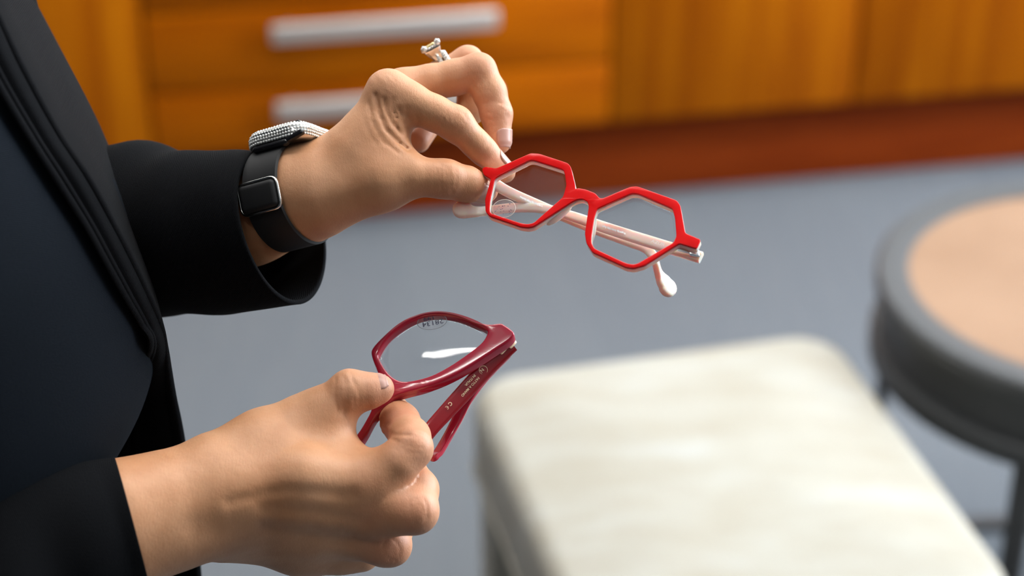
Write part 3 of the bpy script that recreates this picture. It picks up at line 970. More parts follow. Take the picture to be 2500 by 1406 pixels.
# ------------------------------------------------------------------ spectacles
def plate(name, outline, holes, w0, w1, bevel, dzf, back, mat, parent, res=2):
    """outline in pixels -> solid acetate plate lying on the surface dz = dzf(px, py), thickness along `back`"""
    cu_ = bpy.data.curves.new(name, 'CURVE'); cu_.dimensions = '2D'; cu_.fill_mode = 'BOTH'
    def area2(p): return 0.5 * np.sum(p[:, 0] * np.roll(p[:, 1], -1) - np.roll(p[:, 0], -1) * p[:, 1])
    for i, pl_ in enumerate([outline] + list(holes)):
        q = np.stack([(pl_[:, 0] - 1250) / 5.0, -(pl_[:, 1] - 703) / 5.0], 1)
        if (area2(q) > 0) != (i == 0): q = q[::-1]
        s = cu_.splines.new('POLY'); s.points.add(len(q) - 1)
        for p_, (x, y) in zip(s.points, q): p_.co = (x, y, 0, 1)
        s.use_cyclic_u = True
    th = (w1 - w0) / 2
    cu_.extrude = th - bevel; cu_.bevel_depth = bevel; cu_.bevel_resolution = res; cu_.offset = -bevel
    tmp = bpy.data.objects.new('tmp', cu_); COL.objects.link(tmp)
    bpy.context.view_layer.update()
    dg = bpy.context.evaluated_depsgraph_get()
    me = bpy.data.meshes.new_from_object(tmp.evaluated_get(dg))
    bpy.data.objects.remove(tmp)
    bm = bmesh.new(); bm.from_mesh(me)
    bmesh.ops.remove_doubles(bm, verts=bm.verts, dist=1e-4)
    bmesh.ops.triangulate(bm, faces=[f for f in bm.faces if len(f.verts) > 4])
    for f in list(bm.faces): pass
    big = [e for e in bm.edges if e.calc_length() > 8]
    bmesh.ops.subdivide_edges(bm, edges=big, cuts=2)
    bmesh.ops.triangulate(bm, faces=[f for f in bm.faces if len(f.verts) > 4])
    co = np.array([v.co[:] for v in bm.verts])
    px, py = co[:, 0] * 5 + 1250, 703 - co[:, 1] * 5
    wv = (w0 + w1) / 2 - co[:, 2]                     # local +z is the front
    c = cam_pt(px, py, dzf(px, py)) + wv[:, None] * np.asarray(back)[None]
    for v, p_ in zip(bm.verts, to_world(c)): v.co = p_
    bmesh.ops.recalc_face_normals(bm, faces=bm.faces)
    me.materials.clear()
    bm.to_mesh(me); bm.free()
    me.name = name
    o = link(name, me, mat, parent)
    return auto_smooth(o, 40)

def lens(name, hole, w, bulge, dzf, back, parent, scale=1.03, thick=1.4):
    c0 = hole.mean(0)
    V, Fs = [], []
    n, rings = len(hole), 8
    for side in (0, 1):
        V.append((*c0, w - bulge + side * thick))
        for k in range(1, rings + 1):
            s = k / rings
            for p_ in hole:
                q = c0 + (p_ - c0) * s * scale
                V.append((*q, w - bulge * (1 - s * s) + side * thick))
    T = 1 + n * rings
    for side in (0, 1):
        o = side * T
        for j in range(n):
            tri = (o, o + 1 + j, o + 1 + (j + 1) % n)
            Fs.append(tri if side else tri[::-1])
            for k in range(rings - 1):
                a = o + 1 + k * n
                q = (a + j, a + n + j, a + n + (j + 1) % n, a + (j + 1) % n)
                Fs.append(q if side else q[::-1])
    a, b = 1 + (rings - 1) * n, T + 1 + (rings - 1) * n
    for j in range(n): Fs.append((a + j, a + (j + 1) % n, b + (j + 1) % n, b + j))
    V = np.array(V)
    c = cam_pt(V[:, 0], V[:, 1], dzf(V[:, 0], V[:, 1])) + V[:, 2:3] * np.asarray(back)[None]
    return link(name, mesh(name, to_world(c), Fs), M['lens'], parent)

def sweep(name, pts, up, mat, parent, n=8, rnd=0.42, round_end=True):
    """bar of rounded-rectangle section; pts (px, py, dz, height mm, thickness mm); up = height axis in the view frame"""
    P_ = np.array([np.r_[cam_pt(x, y, z), h, t] for x, y, z, h, t in pts])
    f = catmull(P_, n)
    if round_end:
        e = f[-1].copy(); d = nrm(f[-1, :3] - f[-2, :3])
        ext = []
        for a in np.linspace(0, math.pi / 2, 6)[1:]:
            q = e.copy(); q[:3] = e[:3] + d * e[3] / 2 * math.sin(a); q[3] = max(e[3] * math.cos(a), 0.3); q[4] = max(e[4] * math.cos(a) ** 0.5, 0.3)
            ext.append(q)
        f = np.vstack([f, ext])
    tan = np.gradient(f[:, :3], axis=0); tan /= np.linalg.norm(tan, axis=1, keepdims=True) + 1e-9
    sec_ = round_poly(np.array([(-.5, -.5), (.5, -.5), (.5, .5), (-.5, .5)]), rnd * 0.6, 4)
    rows_ = []
    for i in range(len(f)):
        u_ = np.asarray(up, float)
        u_ = nrm(u_ - tan[i] * (u_ @ tan[i])); v_ = np.cross(tan[i], u_)
        rows_.append([f[i, :3] + u_ * f[i, 3] * s[1] + v_ * f[i, 4] * s[0] for s in sec_])
    rows_ = to_world(np.array(rows_))
    R_, C_ = rows_.shape[:2]
    V = list(rows_.reshape(-1, 3))
    Fs = [(i * C_ + j, i * C_ + (j + 1) % C_, (i + 1) * C_ + (j + 1) % C_, (i + 1) * C_ + j) for i in range(R_ - 1) for j in range(C_)]
    Fs += [tuple(range(C_)), tuple((R_ - 1) * C_ + k for k in reversed(range(C_)))]
    me = mesh(name, V, Fs)
    bm = bmesh.new(); bm.from_mesh(me); bmesh.ops.recalc_face_normals(bm, faces=bm.faces); bm.to_mesh(me); bm.free()
    return auto_smooth(link(name, me, mat, parent), 50)

def text_mesh(name, body_, size, origin, xdir, ydir, mat, parent, lift=0.0, ext=0.03, align='LEFT', bold=0.0):
    """flat lettering; origin, xdir, ydir in the view frame (mm)"""
    c = bpy.data.curves.new(name, 'FONT'); c.body = body_; c.size = size; c.extrude = ext; c.align_x = align; c.align_y = 'CENTER'; c.offset = bold
    tmp = bpy.data.objects.new('tmp', c); COL.objects.link(tmp)
    bpy.context.view_layer.update()
    me = bpy.data.meshes.new_from_object(tmp.evaluated_get(bpy.context.evaluated_depsgraph_get()))
    bpy.data.objects.remove(tmp)
    co = np.array([v.co[:] for v in me.vertices])
    x, y = nrm(xdir), np.asarray(ydir, float); y = nrm(y - x * (x @ y)); z = np.cross(x, y)
    q = np.asarray(origin) + co[:, :1] * x + co[:, 1:2] * y + (co[:, 2:3] + lift) * (z if z[2] < 0 else -z)
    me.vertices.foreach_set('co', to_world(q).astype(np.float32).ravel())
    me.materials.clear(); me.name = name
    me.update()
    return link(name, me, mat, parent, smooth=False)

def ellipse_film(name, cx, cy, rx, ry, rot, dzf, back, w, mat, parent, edge=None, t=0.35, clip=None):
    V, Fs = [], []
    n = 48
    a = np.linspace(0, 2 * math.pi, n, endpoint=False)
    def ring(s):
        x, y = rx * s * np.cos(a), ry * s * np.sin(a)
        return np.stack([cx + x * math.cos(rot) - y * math.sin(rot), cy + x * math.sin(rot) + y * math.cos(rot)], 1)
    def lay(p_, w_): return cam_pt(p_[:, 0], p_[:, 1], dzf(p_[:, 0], p_[:, 1])) + w_ * np.asarray(back)
    def build(nm, s0, s1, wa, wb_, m_):
        A_, B_, C_, D_ = lay(ring(s1), wa), lay(ring(s0), wa), lay(ring(s1), wb_), lay(ring(s0), wb_)
        V = np.vstack([A_, B_, C_, D_]); f_ = []
        for i in range(n):
            j = (i + 1) % n
            f_ += [(i, j, n + j, n + i), (2 * n + j, 2 * n + i, 3 * n + i, 3 * n + j), (j, i, 2 * n + i, 2 * n + j)]
        return link(nm, mesh(nm, to_world(V), f_), m_, parent)
    o = build(name, 0.02, 0.97, w, w + 0.08, mat)
    if edge is not None: build(name + '_edge', 0.965, 1.0, w - 0.05, w + 0.12, edge)
    return o

# ---- red octagonal spectacles in the upper hand
def crop2(p_): return np.array(p_, float) / 3.347 + np.array([1080, 340])
g1 = empty('spectacles', tuple(P(1440, 510, -10)))
tag(g1, 'bright red angular spectacles with blush pink folded temples, pinched in the upper hand', 'spectacles')
out1 = crop2([(322, 238), (352, 222), (440, 236), (720, 112), (790, 116), (1025, 193), (1050, 225), (1085, 370), (1086, 405), (1110, 397), (1170, 408), (1250, 440), (1284, 480), (1312, 480), (1535, 386), (1590, 382), (1915, 497), (1945, 540), (1985, 765),
              (2112, 818), (2075, 892), (1935, 850), (1650, 1030), (1560, 1054), (1500, 1046), (1225, 922), (1175, 845), (1163, 770), (1196, 545), (1188, 514), (1150, 487), (1110, 487), (1060, 510), (750, 710), (700, 721), (640, 715), (385, 628), (352, 590), (348, 490), (396, 322), (334, 284)])
hl1 = crop2([(425, 325), (448, 303), (712, 170), (748, 171), (990, 248), (1003, 300), (1013, 375), (985, 470), (745, 682), (695, 692), (640, 683), (392, 602), (383, 565), (392, 480)])
hr1 = crop2([(1262, 566), (1545, 441), (1600, 445), (1880, 565), (1900, 640), (1912, 790), (1888, 842), (1595, 1013), (1555, 1022), (1500, 1010), (1240, 890), (1216, 840), (1218, 780), (1240, 640)])
out1, hl1, hr1 = round_poly(out1, 5), round_poly(hl1, 6), round_poly(hr1, 6)
TILT = math.radians(29)
def dz1(px, py):
    x, y = np.asarray(px) - 1440.0, np.asarray(py) - 510.0
    return -16 - 0.040 * x - 0.108 * y + 5e-5 * x * x
back1 = nrm((0.20, -math.sin(TILT), math.cos(TILT)))
up1 = nrm((0.05, math.cos(TILT), math.sin(TILT)))
plate('front_rim', out1, [hl1, hr1], 0.0, 1.5, 0.35, dz1, back1, M['red'], g1)
pk = plate('back_rim', out1, [hl1, hr1], 1.5, 4.6, 0.45, dz1, back1, M['pink'], g1); pk['label'] = 'blush pink rear layer of the frame'
lens('lens', hl1, 2.9, 1.0, dz1, back1, g1, 1.05, 0.9)
lens('lens', hr1, 2.9, 1.0, dz1, back1, g1, 1.05, 0.9)
def off1(px, py, w): return float(dz1(px, py)) + w
t1 = sweep('temple', [(1712, 629, off1(1712, 615, 9), 5.4, 3.6), (1640, 607, off1(1640, 590, 11), 5.6, 3.6), (1500, 563, off1(1500, 545, 13), 5.2, 3.4), (1400, 529, off1(1400, 520, 15), 4.6, 3.2), (1330, 510, off1(1330, 505, 16), 4.4, 3.2), (1260, 507, off1(1260, 505, 17), 4.4, 3.2), (1195, 514, off1(1195, 510, 18), 4.4, 3.2),
                      (1160, 517, 11, 5.2, 3.4), (1138, 514, 11, 8.0, 3.8), (1126, 512, 11, 8.8, 3.8)], up1, M['pink'], g1)
t2 = sweep('temple', [(1196, 440, off1(1196, 440, 9), 5.4, 3.4), (1240, 468, off1(1240, 466, 12), 5.2, 3.2), (1330, 508, off1(1330, 506, 20), 5.0, 3.2), (1430, 551, off1(1430, 545, 21), 4.6, 3.2), (1530, 588, off1(1530, 580, 22), 4.6, 3.2), (1578, 607, off1(1578, 600, 22), 4.6, 3.2), (1598, 634, off1(1590, 620, 22), 4.6, 3.2),
                      (1608, 668, -4, 5.4, 3.4), (1622, 690, -3, 8.2, 3.8), (1630, 702, -3, 9.6, 3.9)], up1, M['pink'], g1)
# hinge barrel at the open end
hb = bmesh.new()
hp = P(1696, 618, off1(1696, 612, 7))
bm_box(hb, (0.0052, 0.0030, 0.0035), frame_M(hp, vec_world(nrm((1, -0.25, 0))), vec_world(back1), vec_world(up1)), 0.0008)
bm_box(hb, (0.0075, 0.0012, 0.0028), frame_M(P(1672, 610, off1(1672, 606, 5.5)), vec_world(nrm((1, -0.25, 0))), vec_world(back1), vec_world(up1)), 0.0003)
bm_obj('hinge', hb, M['steel'], g1)
# pad arms of the bridge: two blush nose pads behind the rims
for x, y, dv_, w_ in ((1366, 524, (0.78, 0.62, 0), 5.4), (1447, 552, (0.08, 1, 0), 7.0)):
    bm = bmesh.new()
    bmesh.ops.create_uvsphere(bm, u_segments=16, v_segments=10, radius=1)
    bmesh.ops.transform(bm, matrix=frame_M(P(x, y, off1(x, y, w_)), vec_world(nrm(dv_)) * 0.0080, vec_world(back1) * 0.0026, vec_world(nrm((dv_[1], -dv_[0], 0))) * 0.0018), verts=bm.verts)
    bm_obj('nose_pad', bm, M['pink'], g1)
def print1(txt, a, b, size, nm, mat):
    pa_ = cam_pt(a[0], a[1], a[2]); pb_ = cam_pt(b[0], b[1], b[2])
    return text_mesh(nm, txt, size, pa_, pb_ - pa_, up1, mat, t1)
print1('AZUR', (1590, 588, off1(1593, 576, 7.7)), (1640, 604, off1(1640, 590, 7.7)), 2.6, 'lettering', M['white_print'])
# worn, no longer readable print: a row of flecks
def flecks(pts, n, parent, nm):
    bm = bmesh.new()
    (ax, ay, az), (bx, by, bz) = pts
    for i in range(n):
        u = (i + random.uniform(-.25, .25)) / n
        if random.random() < 0.15: continue
        c = P(ax + (bx - ax) * u, ay + (by - ay) * u + random.uniform(-1, 1), az + (bz - az) * u)
        d = nrm((bx - ax, -(by - ay), 0))
        bm_box(bm, (0.0009 * random.uniform(.6, 1.2), 0.00006, 0.0012 * random.uniform(.6, 1.1)), frame_M(c, vec_world(d), vec_world(back1), vec_world(up1)))
    return tag(bm_obj(nm, bm, M['white_print'], parent, smooth=False), kind='stuff')
flecks([(1472, 552, off1(1472, 540, 10.6)), (1528, 570, off1(1528, 556, 10.6))], 16, t1, 'worn_print')
flecks([(1268, 480, off1(1268, 470, 9.5)), (1335, 509, off1(1335, 500, 14.6))], 18, t2, 'worn_print')
ellipse_film('sticker', 1229, 505, 29, 22, -0.15, dz1, back1, 1.5, M['film'], g1, M['film_edge'])
bm = bmesh.new()
for _ in range(22):
    x, y = 1229 + random.uniform(-22, 20), 505 + random.uniform(-13, 15)
    bm_box(bm, (0.0004 * random.uniform(.5, 1.6), 0.00006, 0.0004 * random.uniform(.5, 1.4)), frame_M(to_world(cam_pt(x, y, dz1(x, y)) + 1.42 * back1), vec_world((1, 0, 0.1)), vec_world(back1), vec_world(up1)))
tag(bm_obj('ink_flecks', bm, M['ink'], g1, smooth=False), kind='stuff')

# ---- crimson spectacles in the lower hand
def crop4(p_): return np.array(p_, float) / 3.429 + np.array([820, 740])
g2 = empty('spectacles', tuple(P(1080, 880, 5)))
tag(g2, 'dark crimson glossy spectacles held upside down by the bridge in the lower hand', 'spectacles')
out2 = [(300, 440), (306, 372), (400, 268), (520, 165), (640, 102), (780, 64), (910, 62), (1050, 95), (1180, 148), (1275, 172), (1372, 163), (1405, 175), (1472, 222), (1490, 262), (1440, 318), (1330, 392), (1200, 478), (1050, 570), (900, 645), (740, 705), (600, 742), (500, 775), (440, 830)]
out2 = [tuple(q) for q in crop4(out2)]
out2 += [(915, 1020), (893, 1060), (862, 1102), (820, 1132), (770, 1130), (735, 1085), (728, 1020), (742, 965), (790, 945), (850, 945), (905, 948), (930, 935)]
out2 = np.array(out2)
out2 = catmull(np.vstack([out2, crop4([(345, 560)])]), 4, True)
hr2 = catmull(crop4([(352, 420), (425, 292), (545, 190), (680, 118), (800, 90), (920, 90), (1050, 118), (1180, 168), (1262, 222), (1258, 268), (1210, 335), (1090, 428), (950, 522), (800, 600), (650, 642), (545, 648), (465, 610), (410, 548), (370, 480)]), 4, True)
hl2 = catmull(np.array([(906, 985), (890, 1030), (858, 1075), (820, 1105), (780, 1105), (754, 1070), (748, 1020), (762, 980), (800, 962), (855, 962)]), 5, True)
def dz2(px, py):
    px, py = np.asarray(px, float), np.asarray(py, float)
    return 8 + np.maximum(0, 950 - px) * 0.07 - 0.07 * (np.minimum(py, 985) - 965) - 0.035 * np.maximum(0, px - 950)
back2 = nrm((0.16, -0.66, 0.73)); up2 = nrm((0.0, 0.73, 0.66))
plate('front_frame', out2, [hr2, hl2], 0.0, 5.6, 1.1, dz2, back2, M['crimson'], g2, res=3)
lens('lens', hr2, 3.3, 1.3, dz2, back2, g2, 1.05, 0.9)
lens('lens', hl2, 3.3, 0.8, dz2, back2, g2)
tA, tB = np.array([1252.0, 838.0, 26.0]), np.array([1030.0, 1078.0, 4.0])
t3 = sweep('temple', [(1252, 842, 18, 6.8, 3.6), (1222, 866, 17, 8.2, 4.0), (1183, 903, 15, 8.8, 4.2), (1144, 946, 12, 8.6, 4.2), (1091, 1004, 8, 8.0, 4.0), (1050, 1050, 5, 7.4, 3.8), (1018, 1095, 4, 7.0, 3.6), (985, 1150, 10, 7.0, 3.4)], nrm((-0.74, 0.67, 0)), M['temple_red'], g2)
t3['label'] = 'dark red temple with gold lettering'
sweep('temple', [(1236, 862, 25, 6.0, 3.0), (1180, 920, 22, 6.0, 3.0), (1140, 975, 19, 5.6, 3.0), (1118, 1020, 18, 5.2, 3.0), (1092, 1068, 16, 4.6, 2.8), (1072, 1102, 13, 4.8, 2.8), (1060, 1116, 11, 5.0, 2.8)], nrm((0.86, 0.5, 0)), M['crimson'], g2)
hb = bmesh.new()
tdir = nrm(cam_pt(*tB) - cam_pt(*tA))
bm_box(hb, (0.0045, 0.0030, 0.0035), frame_M(P(1249, 838, 16), vec_world(tdir), vec_world(nrm((0.2, 0.2, 1))), vec_world(nrm((-0.74, 0.67, 0)))), 0.0008)
bm_box(hb, (0.006, 0.0012, 0.0025), frame_M(P(1230, 852, 15), vec_world(tdir), vec_world(nrm((0.2, 0.2, 1))), vec_world(nrm((-0.74, 0.67, 0)))), 0.0006)
bm_obj('hinge', hb, M['gold'], g2)
def on_t3(px, py):
    al = (px - 1183) * -0.674 + (py - 903) * 0.739
    zc = np.interp(al, [-91.6, -53.6, 0, 58, 136.7, 198, 252], [18, 17, 15, 12, 8, 5, 4])
    return cam_pt(px, py, zc - 2.8)
rd = nrm(on_t3(1091, 1004) - on_t3(1183, 903)); ru = nrm((0.74, -0.67, 0))
def gold(txt, px, py, size, nm='lettering', bold=0.03): return text_mesh(nm, txt, size, on_t3(px, py), rd, ru, M['gold'], t3, bold=bold)
gold('FATTO A MANO', 1169, 921, 1.72)
gold('IN ITALIA', 1160, 915, 1.72)
gold('C', 1102, 982, 2.6, 'ce_mark', 0.06)
gold('\u20ac', 1094, 991, 2.5, 'ce_mark', 0.0)
# round emblem: open ring around an N
cE = on_t3(1180, 903)
V, Fs = [], []
ux, uy = rd, nrm(ru - rd * (rd @ ru))
nn = 40
for i in range(nn + 1):
    a = math.radians(100 + 285 * i / nn)
    wdt = 0.14 + 0.20 * math.sin(math.pi * i / nn) ** 2
    for r in (2.2, 2.2 - wdt):
        V.append(cE + ux * r * math.cos(a) + uy * r * math.sin(a) + np.array([0, 0, -0.02]))
Fs = [(2 * i, 2 * i + 1, 2 * i + 3, 2 * i + 2) for i in range(nn)]
em = link('emblem', mesh('emblem', to_world(np.array(V)), Fs), M['gold'], t3, False)
sm_ = em.modifiers.new('thickness', 'SOLIDIFY'); sm_.thickness = 0.00004
text_mesh('emblem_letter', 'N', 2.5, cE - ux * 0.4 - uy * 0.5, ux, uy, M['gold'], t3, align='LEFT', bold=0.03)
# sticker on the lens with the handwritten number, upside down
ellipse_film('sticker', 1053, 779, 37, 19, -0.14, dz2, back2, 1.9, M['film'], g2, M['grey_edge'])
def ink(txt, px, py, size):
    o_ = cam_pt(px, py, float(dz2(px, py))) + 1.75 * back2
    return text_mesh('handwriting', txt, size, o_, nrm((-1, -0.20, 0.05)), -up2, M['ink'], g2, align='CENTER', bold=0.0)
ink('28134', 1055, 782, 4.4)
ink('199', 1046, 771, 4.0)

# ------------------------------------------------------------------ wrist watch
wa = nrm((0.86, 0.20, -0.42))
wcn = cam_pt(708, 480, 9 + LZ)
near = np.array([0, 0, -1.0]); near = nrm(near - wa * (near @ wa))
dors = nrm(np.cross(near, wa)); dors = dors if dors[1] > 0 else -dors
watch = empty('wrist_watch', tuple(to_world(wcn)))
tag(watch, 'watch with crystal-covered case and black strap, worn on the upper wrist', 'watch')
def wpt(ang, r, s): return wcn + r * (math.cos(ang) * near + math.sin(ang) * dors) + s * wa
RW = 25.6
V, Fs = [], []
nA = 120
for i in range(nA):
    a = 2 * math.pi * i / nA
    r = RW + 0.5 * math.sin(a * 2 + 1)
    for s, rr in ((-10.2, r), (-9.6, r + 1.3), (9.6, r + 1.3), (10.2, r), (9.6, r - 0.4), (-9.6, r - 0.4)):
        V.append(wpt(a, rr, s))
Fs = [(i * 6 + k, ((i + 1) % nA) * 6 + k, ((i + 1) % nA) * 6 + (k + 1) % 6, i * 6 + (k + 1) % 6) for i in range(nA) for k in range(6)]
auto_smooth(link('strap', mesh('strap', to_world(np.array(V)), Fs), M['strap'], watch), 40)
# case on the back of the wrist
dc = nrm(dors * math.cos(0.24) - near * math.sin(0.24))
case_c = wcn + dc * (RW + 1.6) + wa * 5.5
cx_, cy_, cz_ = wa, nrm(np.cross(dc, wa)), dc
def wM(c, x, y, z, s=0.001): return frame_M(to_world(c), vec_world(x), vec_world(y), vec_world(z)) @ Matrix.Diagonal((s, s, s, 1))
V, Fs = rounded_block(35, 39, -4.5, 4.5, 9.0, 3.6)
Mw = wM(case_c, cx_, cy_, cz_)
V = [(x, y, z if abs(z) <= 4.5 else 4.5 + (z - 4.5) * 30) for x, y, z in V]
link('case', mesh('case', [Mw @ Vector(v) for v in V], Fs), M['silver'], watch)
bm = bmesh.new()
bm_box(bm, (27, 31, 1.0), wM(case_c + cz_ * 4.6, cx_, cy_, cz_), 0)
bmesh.ops.bevel(bm, geom=list(bm.edges), offset=0.0004, segments=2, profile=0.5, affect='EDGES')
bm_obj('screen', bm, M['black_gloss'], watch)
bm = bmesh.new()
def gem(c, r):
    g_ = bmesh.ops.create_icosphere(bm, subdivisions=1, radius=r * 0.001)
    bmesh.ops.transform(bm, matrix=Matrix.Translation(to_world(c)), verts=g_['verts'])
sy = -1 if cy_[2] > 0 else 1                     # long side that faces the camera
def plan_loop(W_, D_, rc):
    pts = []
    for qx, qy, a0 in ((1, 1, 0), (-1, 1, 90), (-1, -1, 180), (1, -1, 270)):
        for k in range(13):
            a = math.radians(a0 + 90 * k / 12)
            pts.append(((W_ / 2 - rc) * qx + rc * math.cos(a), (D_ / 2 - rc) * qy + rc * math.sin(a)))
    pts = np.array(pts + pts[:1])
    arc = np.r_[0, np.cumsum(np.linalg.norm(np.diff(pts, axis=0), axis=1))]
    n_ = int(arc[-1] / 1.62)
    t_ = np.linspace(0, arc[-1], n_, endpoint=False)
    return np.stack([np.interp(t_, arc, pts[:, 0]), np.interp(t_, arc, pts[:, 1])], 1)
for inset, hz in ((0.0, -2.6), (-0.1, -1.0), (0.0, 0.6), (0.55, 2.1), (1.6, 3.4), (3.0, 4.2), (4.6, 4.6)):
    for x, y in plan_loop(35 - 2 * inset, 39 - 2 * inset, max(9 - inset, 2)):
        gem(case_c + cx_ * x + cy_ * y + cz_ * (hz + random.uniform(-.08, .08)), 0.76)
cr_o = bm_obj('crystals', bm, M['crystal'], watch, smooth=False); cr_o['kind'] = 'stuff'; cr_o['label'] = 'clear crystal studs'
# strap lug on the near side
bm = bmesh.new()
lc = case_c + cy_ * sy * 18.0 - cz_ * 5.4
bm_box(bm, (21, 4.5, 3.4), wM(lc - cx_ * 2, cx_, cy_, cz_), 0)
bmesh.ops.bevel(bm, geom=list(bm.edges), offset=0.0017, segments=3, profile=0.5, affect='EDGES')
bm_box(bm, (11, 3.4, 2.8), wM(lc + cx_ * 12 + cz_ * 1.8, nrm(cx_ + 0.25 * cz_), cy_, nrm(cz_ - 0.25 * cx_)), 0)
bmesh.ops.bevel(bm, geom=[e for e in bm.edges if e.calc_length() > 0.0022 and e.calc_face_angle(0) > 0.9], offset=0.0010, segments=3, profile=0.5, affect='EDGES')
bm_obj('lug', bm, M['black_gloss'], watch)
# slider: silver loop round a folded strap end
ab = math.radians(0.0)
best = min(np.linspace(-0.8, 0.8, 81), key=lambda a_: abs((703 - wpt(a_, RW, 0)[1] / wpt(a_, RW, 0)[2] * F) - 480))
nb_ = nrm(wpt(best, 1, 0) - wcn); tb_ = nrm(np.cross(wa, nb_))
if tb_[1] < 0: tb_ = -tb_
bc_ = wpt(best, RW + 2.2, 0)
bm = bmesh.new()
bm_box(bm, (21.5, 14.0, 6.0), wM(bc_, wa, tb_, nb_), 0)
bmesh.ops.bevel(bm, geom=list(bm.edges), offset=0.0026, segments=5, profile=0.5, affect='EDGES')
bm_obj('slider', bm, M['strap'], watch)
loop = round_poly(np.array([(-11.4, -7.8), (11.4, -7.8), (11.4, 7.8), (-11.4, 7.8)]), 4.2, 8)
V, Fs = [], []
m = len(loop)
for i in range(m):
    t_ = nrm(loop[(i + 1) % m] - loop[i - 1]); nrm_ = np.array([t_[1], -t_[0]])
    for k in range(8):
        a = k * math.pi / 4
        q = loop[i] + nrm_ * 0.75 * math.cos(a)
        V.append(bc_ + wa * q[0] + tb_ * q[1] + nb_ * (0.4 + 1.1 * math.sin(a)))
Fs = [(i * 8 + k, ((i + 1) % m) * 8 + k, ((i + 1) % m) * 8 + (k + 1) % 8, i * 8 + (k + 1) % 8) for i in range(m) for k in range(8)]
link('buckle_loop', mesh('buckle_loop', to_world(np.array(V)), Fs), M['silver'], watch)['label'] = 'silver buckle loop'

# ------------------------------------------------------------------ finger ring
fa, fb = cam_pt(1075, 190, 40 + LZ), cam_pt(1142, 150, 40 + LZ)
fx_ = nrm(fb - fa); fz_ = nrm(np.array([-0.46, 0.86, -0.10]) - fx_ * (np.array([-0.46, 0.86, -0.10]) @ fx_)); fy_ = np.cross(fz_, fx_)
rc_ = fa + fx_ * 4.4
ring = empty('ring', tuple(to_world(rc_)))
tag(ring, 'silver diamond ring with a square yellow stone on the upper hand', 'ring')
def band(nm, s, R_, w_, t_, mat):
    V = []
    for i in range(48):
        a = 2 * math.pi * i / 48
        for dx, dr in ((-w_ / 2, 0), (-w_ / 2, t_), (w_ / 2, t_), (w_ / 2, 0)):
            V.append(rc_ + fx_ * (s + dx) + (R_ + dr) * (math.cos(a) * fz_ + math.sin(a) * fy_))
    Fs = [(i * 4 + k, ((i + 1) % 48) * 4 + k, ((i + 1) % 48) * 4 + (k + 1) % 4, i * 4 + (k + 1) % 4) for i in range(48) for k in range(4)]
    return link(nm, mesh(nm, to_world(np.array(V)), Fs), mat, ring, False)
band('band', 0.0, 8.3, 2.2, 1.3, M['silver'])
band('band', 3.4, 8.2, 2.0, 1.3, M['silver'])
hz_ = nrm(fz_ + 0.0 * fx_); hx_ = fx_
hc = rc_ + fz_ * 15.0 - fx_ * 0.4
def gem_obj(nm, items, mat):
    bm_ = bmesh.new()
    for c, r, sq in items:
        g_ = bmesh.ops.create_icosphere(bm_, subdivisions=1, radius=0.001)
        bmesh.ops.transform(bm_, matrix=wM(c, fx_, fy_, fz_, 0.001) @ Matrix.Diagonal((r * 1000, r * 1000, r * sq * 1000, 1)) if False else frame_M(to_world(c), vec_world(fx_) * r, vec_world(fy_) * r, vec_world(fz_) * r * sq), verts=g_['verts'])
    return bm_obj(nm, bm_, mat, ring, smooth=False)
# head: bevelled setting, centre stone, halo, corner stones, prongs
bm = bmesh.new()
bm_box(bm, (8.8, 8.8, 2.4), wM(hc, fx_, fy_, fz_), 0)
bmesh.ops.bevel(bm, geom=list(bm.edges), offset=0.0005, segments=2, profile=0.5, affect='EDGES')
bm_obj('setting', bm, M['silver'], ring)
V, Fs = [], []
for h_, s_ in ((1.1, 2.9), (1.9, 2.9), (2.7, 1.9)):
    for x, y in ((-1, -.6), (-.6, -1), (.6, -1), (1, -.6), (1, .6), (.6, 1), (-.6, 1), (-1, .6)):
        V.append(hc + fx_ * x * s_ + fy_ * y * s_ + fz_ * h_)
Fs = [(r * 8 + k, r * 8 + (k + 1) % 8, (r + 1) * 8 + (k + 1) % 8, (r + 1) * 8 + k) for r in range(2) for k in range(8)] + [tuple(range(16, 24)), tuple(reversed(range(8)))]
link('centre_stone', mesh('centre_stone', to_world(np.array(V)), Fs), M['yellow_stone'], ring, False)['label'] = 'square yellow stone'
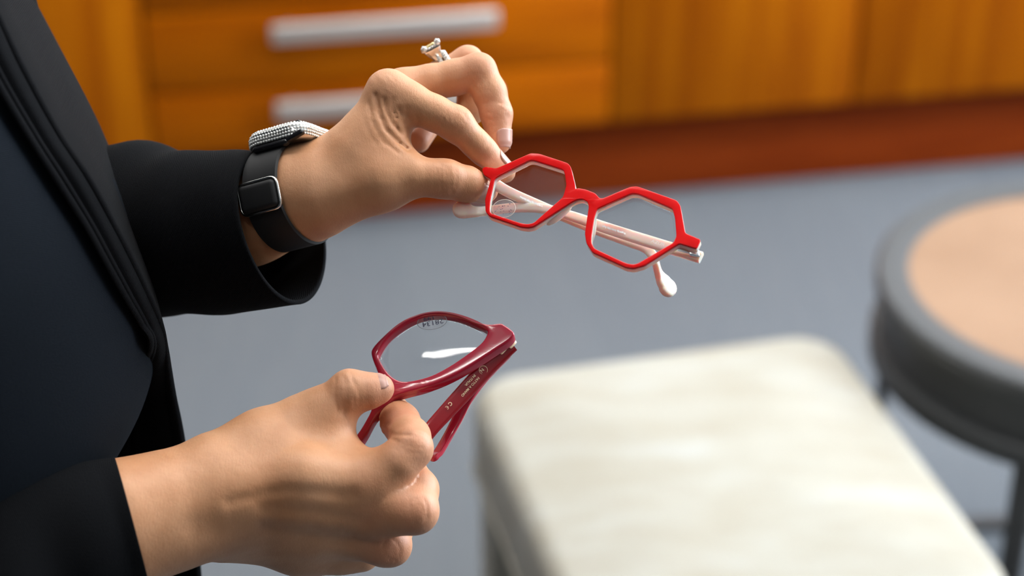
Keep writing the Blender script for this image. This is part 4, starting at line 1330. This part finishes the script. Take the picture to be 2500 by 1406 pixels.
items = []
for k in range(5):
    u = -3.4 + 1.7 * k
    for sgn in (-1, 1):
        items.append((hc + fx_ * u + fy_ * 4.2 * sgn + fz_ * 0.7, 0.8, 1.0)); items.append((hc + fx_ * 4.2 * sgn + fy_ * u + fz_ * 0.7, 0.8, 1.0))
gem_obj('halo_stones', items, M['crystal'])['kind'] = 'stuff'
for sx in (-1, 1):
    for s2 in (-1, 1):
        gem_obj('corner_stone', [(hc + fx_ * 3.9 * sx + fy_ * 3.9 * s2 + fz_ * 1.6, 1.95, 1.0)], M['crystal'])
V = []
for h_, s_ in ((8.6, 2.0), (11.5, 3.2), (14.0, 4.3)):
    for x, y in ((-1, -.7), (-.7, -1), (.7, -1), (1, -.7), (1, .7), (.7, 1), (-.7, 1), (-1, .7)):
        V.append(rc_ + fx_ * (x * s_ - 0.4) + fy_ * y * s_ + fz_ * h_)
Fs = [(r * 8 + k, r * 8 + (k + 1) % 8, (r + 1) * 8 + (k + 1) % 8, (r + 1) * 8 + k) for r in range(2) for k in range(8)] + [tuple(range(16, 24)), tuple(reversed(range(8)))]
link('gallery', mesh('gallery', to_world(np.array(V)), Fs), M['silver'], ring, False)
for sx in (-1, 1):
    for s2 in (-1, 1):
        bm = bmesh.new()
        pA, pB = rc_ + fx_ * sx * 1.0 + fy_ * s2 * 2.0 + fz_ * 8.6, hc + fx_ * 3.0 * sx + fy_ * 3.0 * s2
        d_ = nrm(pB - pA); e1 = nrm(np.cross(d_, fy_)); e2 = np.cross(d_, e1)
        bm_box(bm, (1.5, 1.5, float(np.linalg.norm(pB - pA))), wM((pA + pB) / 2, e1, e2, d_), 0)
        bm_obj('prong', bm, M['silver'], ring)
items = []
for s in (0.0, 3.4):
    for k in range(-5, 6):
        a = k * 0.2
        items.append((rc_ + fx_ * s + (9.7 + (0.5 if s else 0)) * (math.cos(a) * fz_ + math.sin(a) * fy_), 1.7 if s else 1.1, 1.0))
gem_obj('pave_stones', items, M['crystal'])['kind'] = 'stuff'
